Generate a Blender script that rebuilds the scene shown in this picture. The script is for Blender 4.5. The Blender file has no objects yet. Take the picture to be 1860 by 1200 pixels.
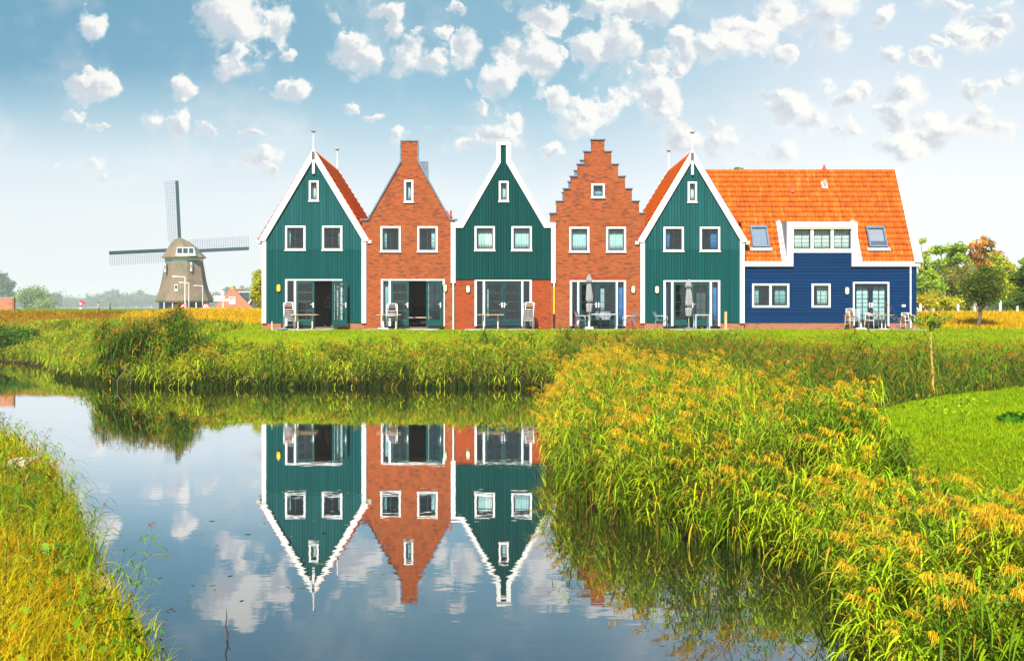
import bpy, bmesh, math, random
import numpy as np
from mathutils import Vector, Matrix
from mathutils.geometry import tessellate_polygon
R = math.radians
rng = np.random.default_rng(7)
random.seed(7)
scene = bpy.context.scene
COL = scene.collection
EYE = 3.28            # eye height above the water
FOC = 2304.0          # focal length in the survey units used for distances
CX, CY = 915.0, 557.0
YF = 64.0             # the street front stands 64 m away
G = 2.14              # ground level at the houses
def fx(p): return (p - CX) / 36.0
def fz(p): return EYE - (p - CY) / 36.0
def at(px, py, Y): return Vector(((px - CX) / FOC * Y, Y, EYE - (py - CY) / FOC * Y))
def lin(r, g, b):
    f = lambda c: (c / 255 / 12.92) if c <= 10 else ((c / 255 + .055) / 1.055) ** 2.4
    return (f(r), f(g), f(b))

# ------------------------------------------------------------------ objects
def tag(o, label=None, cat=None, group=None, kind=None):
    if label: o['label'] = label
    if cat: o['category'] = cat
    if group: o['group'] = group
    if kind: o['kind'] = kind
    return o
def empty(name, loc, label, cat, group=None, rz=0):
    o = bpy.data.objects.new(name, None); COL.objects.link(o)
    o.location = loc; o.rotation_euler = (0, 0, rz); o.empty_display_size = .3
    tag(o, label, cat, group)
    o['_o'] = list(loc)
    return o
def link(o, parent=None):
    COL.objects.link(o)
    if parent is not None: o.parent = parent
    return o
def org(p):
    while p is not None:
        if '_o' in p: return Vector(p['_o'])
        p = p.parent
    return Vector((0, 0, 0))
KIDS = {}
def copy_tree(o, parent=None, kids=None):
    if kids is None:
        kids = {}
        for c in COL.objects:
            if c.parent is not None: kids.setdefault(c.parent.name, []).append(c)
    c = o.copy(); COL.objects.link(c)
    if parent is not None: c.parent = parent
    for ch in kids.get(o.name, []): copy_tree(ch, c, kids)
    return c

class MB:
    def __init__(s): s.v = []; s.f = []; s.m = []; s.uv = None
    def add(s, vs, fs, m=0):
        b = len(s.v); s.v += [tuple(v) for v in vs]
        s.f += [tuple(b + i for i in f) for f in fs]; s.m += [m] * len(fs); return s
    def box(s, x0, x1, y0, y1, z0, z1, m=0):
        v = [(x, y, z) for z in (z0, z1) for y in (y0, y1) for x in (x0, x1)]
        return s.add(v, [(0, 2, 3, 1), (4, 5, 7, 6), (0, 1, 5, 4), (2, 6, 7, 3), (0, 4, 6, 2), (1, 3, 7, 5)], m)
    def bar(s, a, b, w, h, up=(0, 0, 1), m=0):
        a = Vector(a); b = Vector(b); d = (b - a).normalized(); up = Vector(up)
        if abs(d.dot(up)) > .98: up = Vector((0, 1, 0))
        x = d.cross(up).normalized() * w / 2; y = x.cross(d).normalized() * h / 2
        v = [p + sx * x + sy * y for p in (a, b) for sx, sy in ((-1, -1), (1, -1), (1, 1), (-1, 1))]
        return s.add(v, [(0, 1, 2, 3), (7, 6, 5, 4), (0, 4, 5, 1), (1, 5, 6, 2), (2, 6, 7, 3), (3, 7, 4, 0)], m)
    def tube(s, pts, r, n=8, m=0, caps=True):
        pts = [Vector(p) for p in pts]
        rs = r if isinstance(r, (list, tuple)) else [r] * len(pts)
        vs = []; fs = []; prev = None
        for i, p in enumerate(pts):
            d = (pts[min(i + 1, len(pts) - 1)] - pts[max(i - 1, 0)]).normalized()
            if prev is None:
                a = d.cross(Vector((0, 0, 1)) if abs(d.z) < .9 else Vector((1, 0, 0))).normalized()
            else:
                a = (prev - d * prev.dot(d)).normalized()
            prev = a; b = d.cross(a)
            for k in range(n):
                t = 2 * math.pi * k / n
                vs.append(p + (a * math.cos(t) + b * math.sin(t)) * rs[i])
        for i in range(len(pts) - 1):
            for k in range(n):
                fs.append((i * n + k, i * n + (k + 1) % n, (i + 1) * n + (k + 1) % n, (i + 1) * n + k))
        if caps:
            fs.append(tuple(range(n - 1, -1, -1))); fs.append(tuple((len(pts) - 1) * n + k for k in range(n)))
        return s.add(vs, fs, m)
    def lathe(s, prof, c, n=16, m=0, mod=None):
        vs = []; fs = []
        for (r, z) in prof:
            for k in range(n):
                t = 2 * math.pi * k / n
                rr = r * (mod(t, z) if mod else 1)
                vs.append((c[0] + rr * math.cos(t), c[1] + rr * math.sin(t), c[2] + z))
        for i in range(len(prof) - 1):
            for k in range(n):
                fs.append((i * n + k, i * n + (k + 1) % n, (i + 1) * n + (k + 1) % n, (i + 1) * n + k))
        fs.append(tuple(range(n - 1, -1, -1))); fs.append(tuple((len(prof) - 1) * n + k for k in range(n)))
        return s.add(vs, fs, m)
    def plate(s, poly, y0, y1, holes=(), m=0):
        """flat wall: an outline in x/z with openings, y0 (front) to y1 (back)"""
        def area(p): return sum(p[i][0] * p[(i + 1) % len(p)][1] - p[(i + 1) % len(p)][0] * p[i][1] for i in range(len(p)))
        if area(poly) < 0: poly = poly[::-1]
        hs = []
        for h in holes:
            if len(h) == 4 and not hasattr(h[0], '__len__'):
                x0, x1, z0, z1 = h; h = [(x0, z0), (x1, z0), (x1, z1), (x0, z1)]
            if area(h) > 0: h = h[::-1]
            hs.append(h)
        loops = [poly] + hs
        flat = [p for l in loops for p in l]
        tris = tessellate_polygon([[Vector((p[0], p[1], 0)) for p in l] for l in loops])
        n = len(flat); vs = [(p[0], y0, p[1]) for p in flat] + [(p[0], y1, p[1]) for p in flat]
        fs = []
        for t in tris:
            a, b, c = t
            A = (flat[b][0] - flat[a][0]) * (flat[c][1] - flat[a][1]) - (flat[c][0] - flat[a][0]) * (flat[b][1] - flat[a][1])
            if A < 0: a, b, c = a, c, b
            fs.append((a, b, c)); fs.append((a + n, c + n, b + n))
        o = 0
        for l in loops:
            k = len(l)
            for i in range(k):
                j = (i + 1) % k
                fs.append((o + i, o + i + n, o + j + n, o + j))
            o += k
        return s.add(vs, fs, m)
    def ring(s, x0, x1, z0, z1, t, y0, y1, m=0, tb=None, tt=None):
        tb = t if tb is None else tb; tt = t if tt is None else tt
        return s.plate([(x0, z0), (x1, z0), (x1, z1), (x0, z1)], y0, y1, [(x0 + t, x1 - t, z0 + tb, z1 - tt)], m)
    def xf(s, M):
        s.v = [tuple(M @ Vector(v)) for v in s.v]; return s
    def build(s, name, mats, parent=None, smooth=False, bevel=0):
        o0 = org(parent)
        me = bpy.data.meshes.new(name)
        me.from_pydata([(v[0] - o0.x, v[1] - o0.y, v[2] - o0.z) for v in s.v], [], s.f)
        mats = mats if isinstance(mats, (list, tuple)) else [mats]
        for m in mats: me.materials.append(m)
        if len(mats) > 1: me.polygons.foreach_set('material_index', s.m)
        if smooth: me.polygons.foreach_set('use_smooth', [True] * len(me.polygons))
        me.update()
        o = bpy.data.objects.new(name, me)
        if bevel:
            b = o.modifiers.new('edge', 'BEVEL'); b.width = bevel; b.segments = 2; b.limit_method = 'ANGLE'
        return link(o, parent)

def np_mesh(name, V, F, mats, parent=None, tint=None, smooth=False, midx=None):
    """V (n,3), F (m,k) arrays -> object; tint (n,3) goes to a colour attribute"""
    o0 = np.array(org(parent)); V = V - o0
    me = bpy.data.meshes.new(name); k = F.shape[1]
    me.vertices.add(len(V)); me.vertices.foreach_set('co', V.astype(np.float32).ravel())
    me.loops.add(F.size); me.loops.foreach_set('vertex_index', F.astype(np.int32).ravel())
    me.polygons.add(len(F)); me.polygons.foreach_set('loop_start', np.arange(0, F.size, k, dtype=np.int32))
    try: me.polygons.foreach_set('loop_total', np.full(len(F), k, dtype=np.int32))
    except Exception: pass
    if smooth: me.polygons.foreach_set('use_smooth', np.ones(len(F), dtype=bool))
    for m in (mats if isinstance(mats, (list, tuple)) else [mats]): me.materials.append(m)
    if midx is not None: me.polygons.foreach_set('material_index', midx.astype(np.int32))
    if tint is not None:
        a = me.color_attributes.new('tint', 'FLOAT_COLOR', 'POINT')
        c = np.ones((len(V), 4), dtype=np.float32); c[:, :3] = tint
        a.data.foreach_set('color', c.ravel())
    me.update(calc_edges=True); me.validate()
    o = bpy.data.objects.new(name, me)
    return link(o, parent)

# ------------------------------------------------------------------ materials
MATS = {}
class NT:
    def __init__(s, t): s.t = t
    def n(s, typ, **kw):
        x = s.t.nodes.new(typ)
        for k, v in kw.items():
            if k == 'inp':
                for a, b in v.items():
                    if isinstance(b, bpy.types.NodeSocket): s.t.links.new(b, x.inputs[a])
                    else: x.inputs[a].default_value = b
            else: setattr(x, k, v)
        return x
    def math(s, op, a, b=None, c=None, clamp=False):
        x = s.n('ShaderNodeMath', operation=op, use_clamp=clamp)
        for i, v in enumerate((a, b, c)):
            if v is None: continue
            if isinstance(v, bpy.types.NodeSocket): s.t.links.new(v, x.inputs[i])
            else: x.inputs[i].default_value = v
        return x.outputs[0]
    def mix(s, f, a, b, typ='MIX'):
        x = s.n('ShaderNodeMix', data_type='RGBA', blend_type=typ)
        for i, v in ((0, f), (6, a), (7, b)):
            if isinstance(v, bpy.types.NodeSocket): s.t.links.new(v, x.inputs[i])
            else: x.inputs[i].default_value = (v if i == 0 else (tuple(v) + (1,))[:4])
        return x.outputs[2]
    def smooth(s, v, a, b, lo=0., hi=1.):
        x = s.n('ShaderNodeMapRange', interpolation_type='SMOOTHSTEP')
        s.t.links.new(v, x.inputs[0])
        for i, q in ((1, a), (2, b), (3, lo), (4, hi)): x.inputs[i].default_value = q
        return x.outputs[0]
def new_mat(name):
    m = bpy.data.materials.new(name); m.use_nodes = True
    t = m.node_tree; b = t.nodes['Principled BSDF']
    return m, NT(t), b
def paint(name, col, rough=.5, var=.1, scale=3., bump=0., spec=.4, metal=0., detail=4., bscale=None):
    m, N, b = new_mat(name)
    tc = N.n('ShaderNodeTexCoord').outputs['Object']
    nz = N.n('ShaderNodeTexNoise', inp={'Vector': tc, 'Scale': scale, 'Detail': detail, 'Roughness': .65})
    f = N.smooth(nz.outputs[0], .3, .7)
    c = N.mix(f, [q * (1 - var) for q in col], [min(1, q * (1 + var)) for q in col])
    N.t.links.new(c, b.inputs['Base Color'])
    r = N.math('MULTIPLY_ADD', nz.outputs[0], .2, rough - .1, clamp=True)
    N.t.links.new(r, b.inputs['Roughness'])
    b.inputs['Specular IOR Level'].default_value = spec; b.inputs['Metallic'].default_value = metal
    if bump:
        nb = N.n('ShaderNodeTexNoise', inp={'Vector': tc, 'Scale': bscale or scale * 8, 'Detail': 5.})
        bp = N.n('ShaderNodeBump', inp={'Height': nb.outputs[0], 'Strength': .6, 'Distance': bump})
        N.t.links.new(bp.outputs[0], b.inputs['Normal'])
    MATS[name] = m; return m
def boards(name, col, pitch, axis, var=.1, rough=.55, fade=None):
    """painted boards: thin grooves every `pitch` m, each board a shade of its own, weathering"""
    m, N, b = new_mat(name)
    tc = N.n('ShaderNodeTexCoord').outputs['Object']
    sx = N.n('ShaderNodeSeparateXYZ', inp={0: tc})
    q = N.math('DIVIDE', sx.outputs[axis], pitch)
    fr = N.math('FRACT', q); fl = N.math('FLOOR', q)
    wn = N.n('ShaderNodeTexWhiteNoise', noise_dimensions='1D', inp={'W': fl})
    st = (30, 30, .6) if axis == 0 else (.6, 30, 30)
    mp = N.n('ShaderNodeMapping', inp={0: tc, 'Scale': st if axis == 0 else (.5, 12, 12)})
    nz = N.n('ShaderNodeTexNoise', inp={'Vector': mp.outputs[0], 'Scale': 1., 'Detail': 4.})
    n2 = N.n('ShaderNodeTexNoise', inp={'Vector': tc, 'Scale': .9, 'Detail': 6., 'Roughness': .6})
    f = N.math('ADD', N.math('MULTIPLY', wn.outputs[0], .5), N.math('MULTIPLY', nz.outputs[0], .5))
    c = N.mix(f, [x * (1 - var) for x in col], [x * (1 + var) for x in col])
    if fade:   # boards above the seam are more sun-bleached than those below
        z0, cu = fade; c2 = N.mix(f, [x * (1 - var) for x in cu], [x * (1 + var) for x in cu])
        c = N.mix(N.smooth(sx.outputs[2], z0 - .01, z0 + .01), c, c2)
    mp2 = N.n('ShaderNodeMapping', inp={0: tc, 'Scale': (7., 7., .35) if axis == 0 else (1.2, 7., 2.5)})
    n3 = N.n('ShaderNodeTexNoise', inp={'Vector': mp2.outputs[0], 'Scale': 1., 'Detail': 6., 'Roughness': .7})
    c = N.mix(N.smooth(n3.outputs[0], .46, .74, 0, .7), c, [x * .6 for x in col])
    c = N.mix(N.smooth(n2.outputs[0], .42, .75, 0, .35), c, [x * .85 + .0015 for x in col])
    gr = N.math('LESS_THAN', fr, .16)
    c = N.mix(N.math('MULTIPLY', gr, .7), c, [x * .3 for x in col])
    N.t.links.new(c, b.inputs['Base Color'])
    b.inputs['Roughness'].default_value = rough; b.inputs['Specular IOR Level'].default_value = .05
    prof = N.smooth(fr, 0., .14)
    if axis == 2: prof = N.math('SUBTRACT', prof, N.math('MULTIPLY', fr, .8))
    h = N.math('ADD', prof, N.math('MULTIPLY', nz.outputs[0], .12))
    bp = N.n('ShaderNodeBump', inp={'Height': h, 'Strength': .8, 'Distance': .012})
    N.t.links.new(bp.outputs[0], b.inputs['Normal'])
    MATS[name] = m; return m
def brick(name, c1, c2, mortar, dark, w=.22, h=.068):
    m, N, b = new_mat(name)
    tc = N.n('ShaderNodeTexCoord').outputs['Object']
    sx = N.n('ShaderNodeSeparateXYZ', inp={0: tc})
    cb = N.n('ShaderNodeCombineXYZ', inp={0: N.math('ADD', sx.outputs[0], sx.outputs[1]), 1: sx.outputs[2]})
    bt = N.n('ShaderNodeTexBrick', inp={'Vector': cb.outputs[0], 'Color1': c1 + (1,), 'Color2': c2 + (1,), 'Mortar': mortar + (1,),
             'Scale': 1., 'Mortar Size': .006, 'Mortar Smooth': .3, 'Bias': -.1, 'Brick Width': w, 'Row Height': h})
    # odd burnt bricks, laid out on the same bond
    rw = N.math('FLOOR', N.math('DIVIDE', sx.outputs[2], h))
    off = N.math('MULTIPLY', N.math('FRACT', N.math('MULTIPLY', rw, .5)), w)
    cl = N.math('FLOOR', N.math('DIVIDE', N.math('ADD', N.math('ADD', sx.outputs[0], sx.outputs[1]), off), w))
    wn = N.n('ShaderNodeTexWhiteNoise', noise_dimensions='2D', inp={'Vector': N.n('ShaderNodeCombineXYZ', inp={0: cl, 1: rw}).outputs[0]})
    nz = N.n('ShaderNodeTexNoise', inp={'Vector': tc, 'Scale': .7, 'Detail': 6., 'Roughness': .65})
    k = N.math('ADD', wn.outputs[0], N.math('MULTIPLY', nz.outputs[0], .35))
    c = N.mix(N.smooth(k, .98, 1.14, 0, .6), bt.outputs[0], dark)
    n2 = N.n('ShaderNodeTexNoise', inp={'Vector': tc, 'Scale': 1.6, 'Detail': 8., 'Roughness': .7})
    c = N.mix(N.smooth(n2.outputs[0], .52, .74, 0, .32), c, mortar)
    N.t.links.new(c, b.inputs['Base Color']); b.inputs['Roughness'].default_value = .9; b.inputs['Specular IOR Level'].default_value = .08
    bp = N.n('ShaderNodeBump', inp={'Height': N.math('SUBTRACT', N.math('MULTIPLY', n2.outputs[0], .4), bt.outputs[1]), 'Strength': .7, 'Distance': .008})
    N.t.links.new(bp.outputs[0], b.inputs['Normal'])
    MATS[name] = m; return m
def leafmat(name, trans=.35, rough=.5, spec=.1):
    m, N, b = new_mat(name)
    at_ = N.n('ShaderNodeVertexColor', layer_name='tint')
    N.t.links.new(at_.outputs[0], b.inputs['Base Color'])
    b.inputs['Roughness'].default_value = rough; b.inputs['Specular IOR Level'].default_value = spec
    tr = N.n('ShaderNodeBsdfTranslucent', inp={0: at_.outputs[0]})
    mx = N.n('ShaderNodeMixShader', inp={0: trans, 1: b.outputs[0], 2: tr.outputs[0]})
    N.t.links.new(mx.outputs[0], N.t.nodes['Material Output'].inputs[0])
    MATS[name] = m; return m
def glass(name, tint=(.86, .93, .93), refl=.04):
    m, N, b = new_mat(name); N.t.nodes.remove(b)
    tr = N.n('ShaderNodeBsdfTransparent', inp={0: tint + (1,)})
    tc = N.n('ShaderNodeTexCoord').outputs['Object']
    nz = N.n('ShaderNodeTexNoise', inp={'Vector': tc, 'Scale': 1.2, 'Detail': 2.})
    bp = N.n('ShaderNodeBump', inp={'Height': nz.outputs[0], 'Strength': .25, 'Distance': .01})
    gl = N.n('ShaderNodeBsdfGlossy', inp={'Color': (.95, .97, 1, 1), 'Roughness': .01, 'Normal': bp.outputs[0]})
    lw = N.n('ShaderNodeLayerWeight', inp={0: .5})
    fr = N.math('MULTIPLY_ADD', N.math('POWER', lw.outputs[1], 4.), .85, refl)
    mx = N.n('ShaderNodeMixShader', inp={0: fr, 1: tr.outputs[0], 2: gl.outputs[0]})
    N.t.links.new(mx.outputs[0], N.t.nodes['Material Output'].inputs[0])
    MATS[name] = m; return m

M = MATS
paint('white_paint', (.64, .64, .625), .45, .05, 2., .002)
paint('white_dull', (.56, .55, .52), .6, .06, 3.)
boards('green_boards', (.0030, .064, .064), .15, 0, .26, fade=(fz(453.2) - G, (.0105, .084, .087)))
boards('deep_green_boards', (.001, .048, .046), .15, 0, .24)
boards('blue_boards', (.0008, .026, .092), .16, 2, .26)
brick('brick_orange', (.345, .072, .018), (.20, .039, .012), (.32, .16, .075), (.07, .034, .03))
brick('brick_red', (0.3360, 0.0528, 0.0112), (0.2400, 0.0360, 0.0088), (0.2400, 0.1040, 0.0440), (0.0720, 0.0320, 0.0320))
brick('brick_plinth', (0.3360, 0.1200, 0.0640), (0.2880, 0.1040, 0.0560), (0.3600, 0.2400, 0.1600), (0.1280, 0.0720, 0.0560))
brick('brick_far', (.45, .17, .09), (.40, .15, .08), (.42, .28, .2), (.22, .12, .08))
paint('door_green', (.003, .058, .056), .35, .08, 4.)
paint('door_dark', (.002, .036, .042), .35, .08, 4.)
paint('sash_dark', (.025, .045, .055), .4, .1, 6.)
paint('navy', (.006, .015, .035), .35, .1, 5.)
paint('zinc', (.13, .17, .23), .45, .15, 3., .003, metal=.2)
paint('zinc_light', (.45, .48, .52), .45, .15, 5., metal=.2)
paint('steel', (.75, .76, .78), .3, .05, 8.)
paint('cream', (0.6240, 0.5760, 0.4000), .35, .04, 8.)
paint('yellow', (0.6800, 0.4960, 0.0240), .35, .05, 8.)
paint('black', (.02, .02, .022), .5, .2, 8.)
paint('interior', (.30, .29, .27), .9, .08, 1.)
paint('floor_wood', (.16, .11, .07), .6, .2, 6.)
paint('paving', (0.3680, 0.3280, 0.2720), .9, .22, 2.5, .01, detail=8.)
paint('curtain_teal', (.25, .42, .45), .9, .1, 4.)
paint('curtain_blue', (.03, .16, .42), .9, .15, 4.)
paint('curtain_white', (.72, .71, .66), .9, .06, 4.)
paint('curtain_pale', (.50, .62, .62), .9, .1, 4.)
paint('wood_top', (0.4400, 0.3360, 0.2000), .55, .15, 9., .002)
paint('wicker', (.20, .12, .08), .7, .3, 60.)
paint('wicker_grey', (.09, .085, .09), .7, .3, 60.)
paint('plastic_grey', (.13, .16, .19), .45, .1, 5.)
paint('plastic_pale', (.34, .42, .45), .45, .1, 5.)
paint('parasol_cloth', (0.2720, 0.2720, 0.2880), .85, .14, 5., .004)
paint('pole_green', (.35, .40, .16), .5, .1, 6.)
paint('stone_white', (.70, .69, .66), .8, .08, 6., .004)
paint('stone_grey', (.17, .20, .24), .8, .15, 6., .004)
paint('wood_post', (.45, .33, .14), .8, .25, 12., .004)
paint('bark', (.12, .085, .055), .9, .35, 9., .02)
paint('sapling_bark', (.40, .30, .06), .8, .3, 9., .005)
paint('red_paint', (.55, .02, .03), .4, .05, 6.)
paint('road_red', (.62, .03, .06), .4, .05, 6.)
paint('teal_paint', (.001, .032, .046), .45, .15, 1.5)
paint('teal_light', (.02, .17, .18), .45, .15, 1.5)
paint('slate', (.02, .06, .10), .6, .2, 2.)
paint('drift_wood', (.42, .33, .24), .9, .35, 9., .01)
paint('twig', (.06, .045, .04), .9, .2, 9.)
paint('skin', (.45, .26, .18), .55, .05, 6.)
paint('denim', (.015, .03, .05), .9, .15, 9.)
paint('shirt_rose', (.25, .13, .12), .9, .15, 9.)
paint('shirt_pale', (.5, .45, .42), .9, .15, 9.)
paint('shirt_dark', (.05, .06, .07), .9, .15, 9.)
paint('hair_dark', (.03, .02, .015), .7, .2, 30.)
paint('dark_upholstery', (.02, .02, .03), .8, .2, 9.)
glass('pane_glass')
glass('roof_glass', (.9, .92, .96), .25)
leafmat('leaf', .42)
leafmat('reed_leaf', .24, .45, .16)
leafmat('grass_leaf', .42, .6, .06)
# thatch
m, N, b = new_mat('thatch'); MATS['thatch'] = m
tc = N.n('ShaderNodeTexCoord').outputs['Object']
mp = N.n('ShaderNodeMapping', inp={0: tc, 'Scale': (3, 3, .35)})
nz = N.n('ShaderNodeTexNoise', inp={'Vector': mp.outputs[0], 'Scale': 2.5, 'Detail': 7., 'Roughness': .7})
n2 = N.n('ShaderNodeTexNoise', inp={'Vector': tc, 'Scale': .35, 'Detail': 4.})
c = N.mix(N.smooth(nz.outputs[0], .3, .7), (.135, .095, .062), (.28, .205, .145))
c = N.mix(N.smooth(n2.outputs[0], .5, .62, 0, .6), c, (.10, .12, .065))
N.t.links.new(c, b.inputs['Base Color']); b.inputs['Roughness'].default_value = .95; b.inputs['Specular IOR Level'].default_value = .1
bp = N.n('ShaderNodeBump', inp={'Height': nz.outputs[0], 'Strength': .8, 'Distance': .1}); N.t.links.new(bp.outputs[0], b.inputs['Normal'])
# roof tiles
def tilemat(name, ca, cb, cy):
    m, N, b = new_mat(name); MATS[name] = m
    tc = N.n('ShaderNodeTexCoord').outputs['Object']
    mp = N.n('ShaderNodeMapping', inp={0: tc, 'Scale': (4.5, .5, .5)})
    nz = N.n('ShaderNodeTexNoise', inp={'Vector': mp.outputs[0], 'Scale': 1., 'Detail': 5., 'Roughness': .6})
    n2 = N.n('ShaderNodeTexNoise', inp={'Vector': tc, 'Scale': 5., 'Detail': 5.})
    vc = N.n('ShaderNodeVertexColor', layer_name='tint')
    c = N.mix(N.smooth(n2.outputs[0], .3, .7), ca, cb)
    c = N.mix(N.smooth(nz.outputs[0], .50, .72, 0, .42), c, cy)
    c = N.mix(1., c, vc.outputs[0], 'MULTIPLY')
    N.t.links.new(c, b.inputs['Base Color']); b.inputs['Roughness'].default_value = .5; b.inputs['Specular IOR Level'].default_value = .15
tilemat('tile_orange', (0.4320, 0.0704, 0.0016), (0.4960, 0.1120, 0.0024), (0.5280, 0.2400, 0.0320))
tilemat('tile_shade_lift', (.70, .105, .002), (.80, .155, .003), (.72, .24, .02))  # same tile as tile_orange, colour raised to offset shade on the side slopes
# ------------------------------------------------------------------ terrain
WATER = np.array([(2.4, -2), (.8, 2.5), (-1.3, 7), (-3.4, 11.75), (-4.95, 15), (-6.7, 19.2), (-8.6, 23.8), (-12.1, 30), (-17.2, 38), (-27, 52), (-36, 64), (-48, 72), (-75, 82),
                  (-75, 90), (-46, 82.5), (-37, 80.3), (-30.2, 76.5), (-24.6, 68), (-20.4, 59), (-17.4, 54), (-15.3, 52.3), (-12, 51.7), (-8, 52.1), (-3, 51.6), (1.4, 51.9), (3.0, 50.2),
                  (2.8, 46), (2.3, 40), (2.1, 35), (1.5, 29), (1.25, 24), (1.5, 20.8), (2.5, 18.3), (3.8, 16.6), (4.15, 15), (3.85, 13), (3.6, 11.2), (4.5, 6), (5.5, 2), (6.5, -2)], float)
FAR = np.array([(-400, 100), (-75, 90), (-46, 82.5), (-37, 80.3), (-30.2, 76.5), (-24.6, 68), (-20.4, 59), (-17.4, 54), (-15.3, 52.3), (-12, 51.7), (-8, 52.1), (-3, 51.6), (1.4, 51.9),
                (5, 48.4), (11, 41), (16, 36.5), (30, 33.5), (80, 33), (400, 33), (400, 4000), (-400, 4000)], float)
MOUND = np.array([(5.5, -30), (6.0, 0), (5.7, 13), (5.2, 17), (5.6, 20.5), (6.9, 23), (8.5, 25.4), (10.5, 27.6), (12.8, 29.4), (20, 31), (80, 30), (80, -30)], float)
def sdist(px, py, poly):
    """signed distance to a polygon, positive outside"""
    px = np.asarray(px, float); py = np.asarray(py, float)
    d = np.full(px.shape, 1e18); ins = np.zeros(px.shape, bool)
    n = len(poly)
    for i in range(n):
        ax, ay = poly[i]; bx, by = poly[(i + 1) % n]
        ex, ey = bx - ax, by - ay
        t = np.clip(((px - ax) * ex + (py - ay) * ey) / (ex * ex + ey * ey), 0, 1)
        d = np.minimum(d, (px - ax - t * ex) ** 2 + (py - ay - t * ey) ** 2)
        c = ((ay <= py) & (by > py)) | ((by <= py) & (ay > py))
        with np.errstate(divide='ignore', invalid='ignore'):
            xi = ax + (py - ay) * ex / (ey if ey != 0 else 1e-12)
        ins ^= c & (px < xi)
    d = np.sqrt(d)
    return np.where(ins, -d, d)
def sm(t): t = np.clip(t, 0, 1); return t * t * (3 - 2 * t)
_g = np.random.default_rng(3)
_NT = _g.random((64, 64))
def vnoise(x, y):
    x0 = np.floor(x).astype(int); y0 = np.floor(y).astype(int); fx_ = x - x0; fy_ = y - y0
    fx_ = fx_ * fx_ * (3 - 2 * fx_); fy_ = fy_ * fy_ * (3 - 2 * fy_)
    q = lambda a, b: _NT[a % 64, b % 64]
    return (q(x0, y0) * (1 - fx_) + q(x0 + 1, y0) * fx_) * (1 - fy_) + (q(x0, y0 + 1) * (1 - fx_) + q(x0 + 1, y0 + 1) * fx_) * fy_
def fbm(x, y, o=4):
    s = 0; a = .5
    for i in range(o): s = s + a * vnoise(x * 2 ** i + 13 * i, y * 2 ** i + 7 * i); a *= .5
    return s
def toe(x): return np.interp(x, [-120, -60, -30, -10, 18, 20.9, 22, 24, 60, 140], [92, 87, 83.5, 79, 76, 75, 67, 64.5, 62, 62])
def crest_h(x): return 2.98 - .0035 * (x + 40)
def land(x, y):
    x = np.asarray(x, float); y = np.asarray(y, float)
    d = sdist(x, y, WATER); g = -sdist(x, y, FAR); e = sdist(x, y, MOUND)
    # far side: bank, lawn, dike
    lawn = 1.78 + .36 * sm((y - 50) / 12.5)
    zf = .02 + (lawn - .02) * sm(g / 6.5)
    t = y - toe(x); ch = crest_h(x)
    dike = np.where(t > 0, (ch - 2.1) * sm(t / 7.5), 0)
    dike = dike - (ch - 1.9) * sm((t - 13) / 9)
    far_dip = 0
    zf = zf + np.where(g > 0, dike, 0)
    # near right: peninsula, ditch and mound
    zr = .12 + .14 * sm(d / 1.2) + 1.10 * sm(1 - e / np.where(y > 21, 1.7, 2.6)) * sm((d - .3) / 3.5) + .08 * sm((x - 6) / 8) * sm(1 - e / 2)
    # near left bank
    zl = .22 + .24 * sm(d / 1.5) + .6 * sm((d - 1.5) / 9) * sm((34 - y) / 14)
    right = x > np.interp(y, [-2, 11, 16, 50], [4.5, 0, 0, 0])
    zn = np.where(right, zr, zl)
    z = np.where(g > 0, zf, zn)
    bumps = (fbm(x * .8, y * .8) - .47) * .12 * sm(d / 2) + (fbm(x * .13 + 5, y * .13) - .47) * .16 * sm((d - 2) / 6) * np.where((np.abs(y - 66) < 7) & (np.abs(x - 4) < 18), .15, 1)
    z = z + bumps
    under = np.maximum(-1.0, d * .55) - .02
    return np.where(d < 0, under, z)
def axis(lo, hi, step, far_lo, far_hi, k=1.16):
    a = list(np.arange(lo, hi + 1e-6, step)); s = step; q = hi
    while q < far_hi: s *= k; q += s; a.append(min(q, far_hi))
    s = step; q = lo; b = []
    while q > far_lo: s *= k; q -= s; b.append(max(q, far_lo))
    return np.array(b[::-1] + a)
xs = axis(-46, 34, .36, -2850, 2850); ys = axis(4, 98, .36, -45, 2900)
GX, GY = np.meshgrid(xs, ys); GZ = land(GX, GY)
V = np.stack([GX.ravel(), GY.ravel(), GZ.ravel()], 1)
nx, ny = len(xs), len(ys); ii = (np.arange(ny - 1)[:, None] * nx + np.arange(nx - 1)[None]).ravel()
F = np.stack([ii, ii + 1, ii + nx + 1, ii + nx], 1)
# which plants cover the ground: (lawn, dry grass, soil)
d_ = sdist(GX, GY, WATER); g_ = -sdist(GX, GY, FAR); e_ = sdist(GX, GY, MOUND); t_ = GY - toe(GX)
dry = sm(t_ / 1.0 + (fbm(GX * .5, GY * .5) - .5) * 2) * np.where(g_ > 0, 1, 0) * (1 - sm((t_ - 12) / 6))
dry *= 1 - .85 * sm((t_ - 6) / 1.5) * sm((-24 - GX) / 6)
brown = sm((-25 - GX) / 5) * sm((t_ + 4) / 2) * sm((7.5 - t_) / 1.5) * np.where(g_ > 0, 1, 0)
mud = np.where(g_ > 0, 1 - sm((g_ - 1.5) / 2.5), np.where(e_ < 0, 1 - sm((d_ - 1.2) / 2), 1 - sm(1 - e_ / 1.2)))
mud = np.where((g_ <= 0) & (GX < 0), .55, mud); mud = np.where(d_ < 0, 1, mud)
LAWN = np.array([.255, .36, .003]); DRY = np.array([.62, .38, .008]); BROWN = np.array([.30, .17, .045]); MUD = np.array([.045, .042, .018])
def mixc(a, b, f): return a * (1 - f[..., None]) + b * f[..., None]
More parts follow.
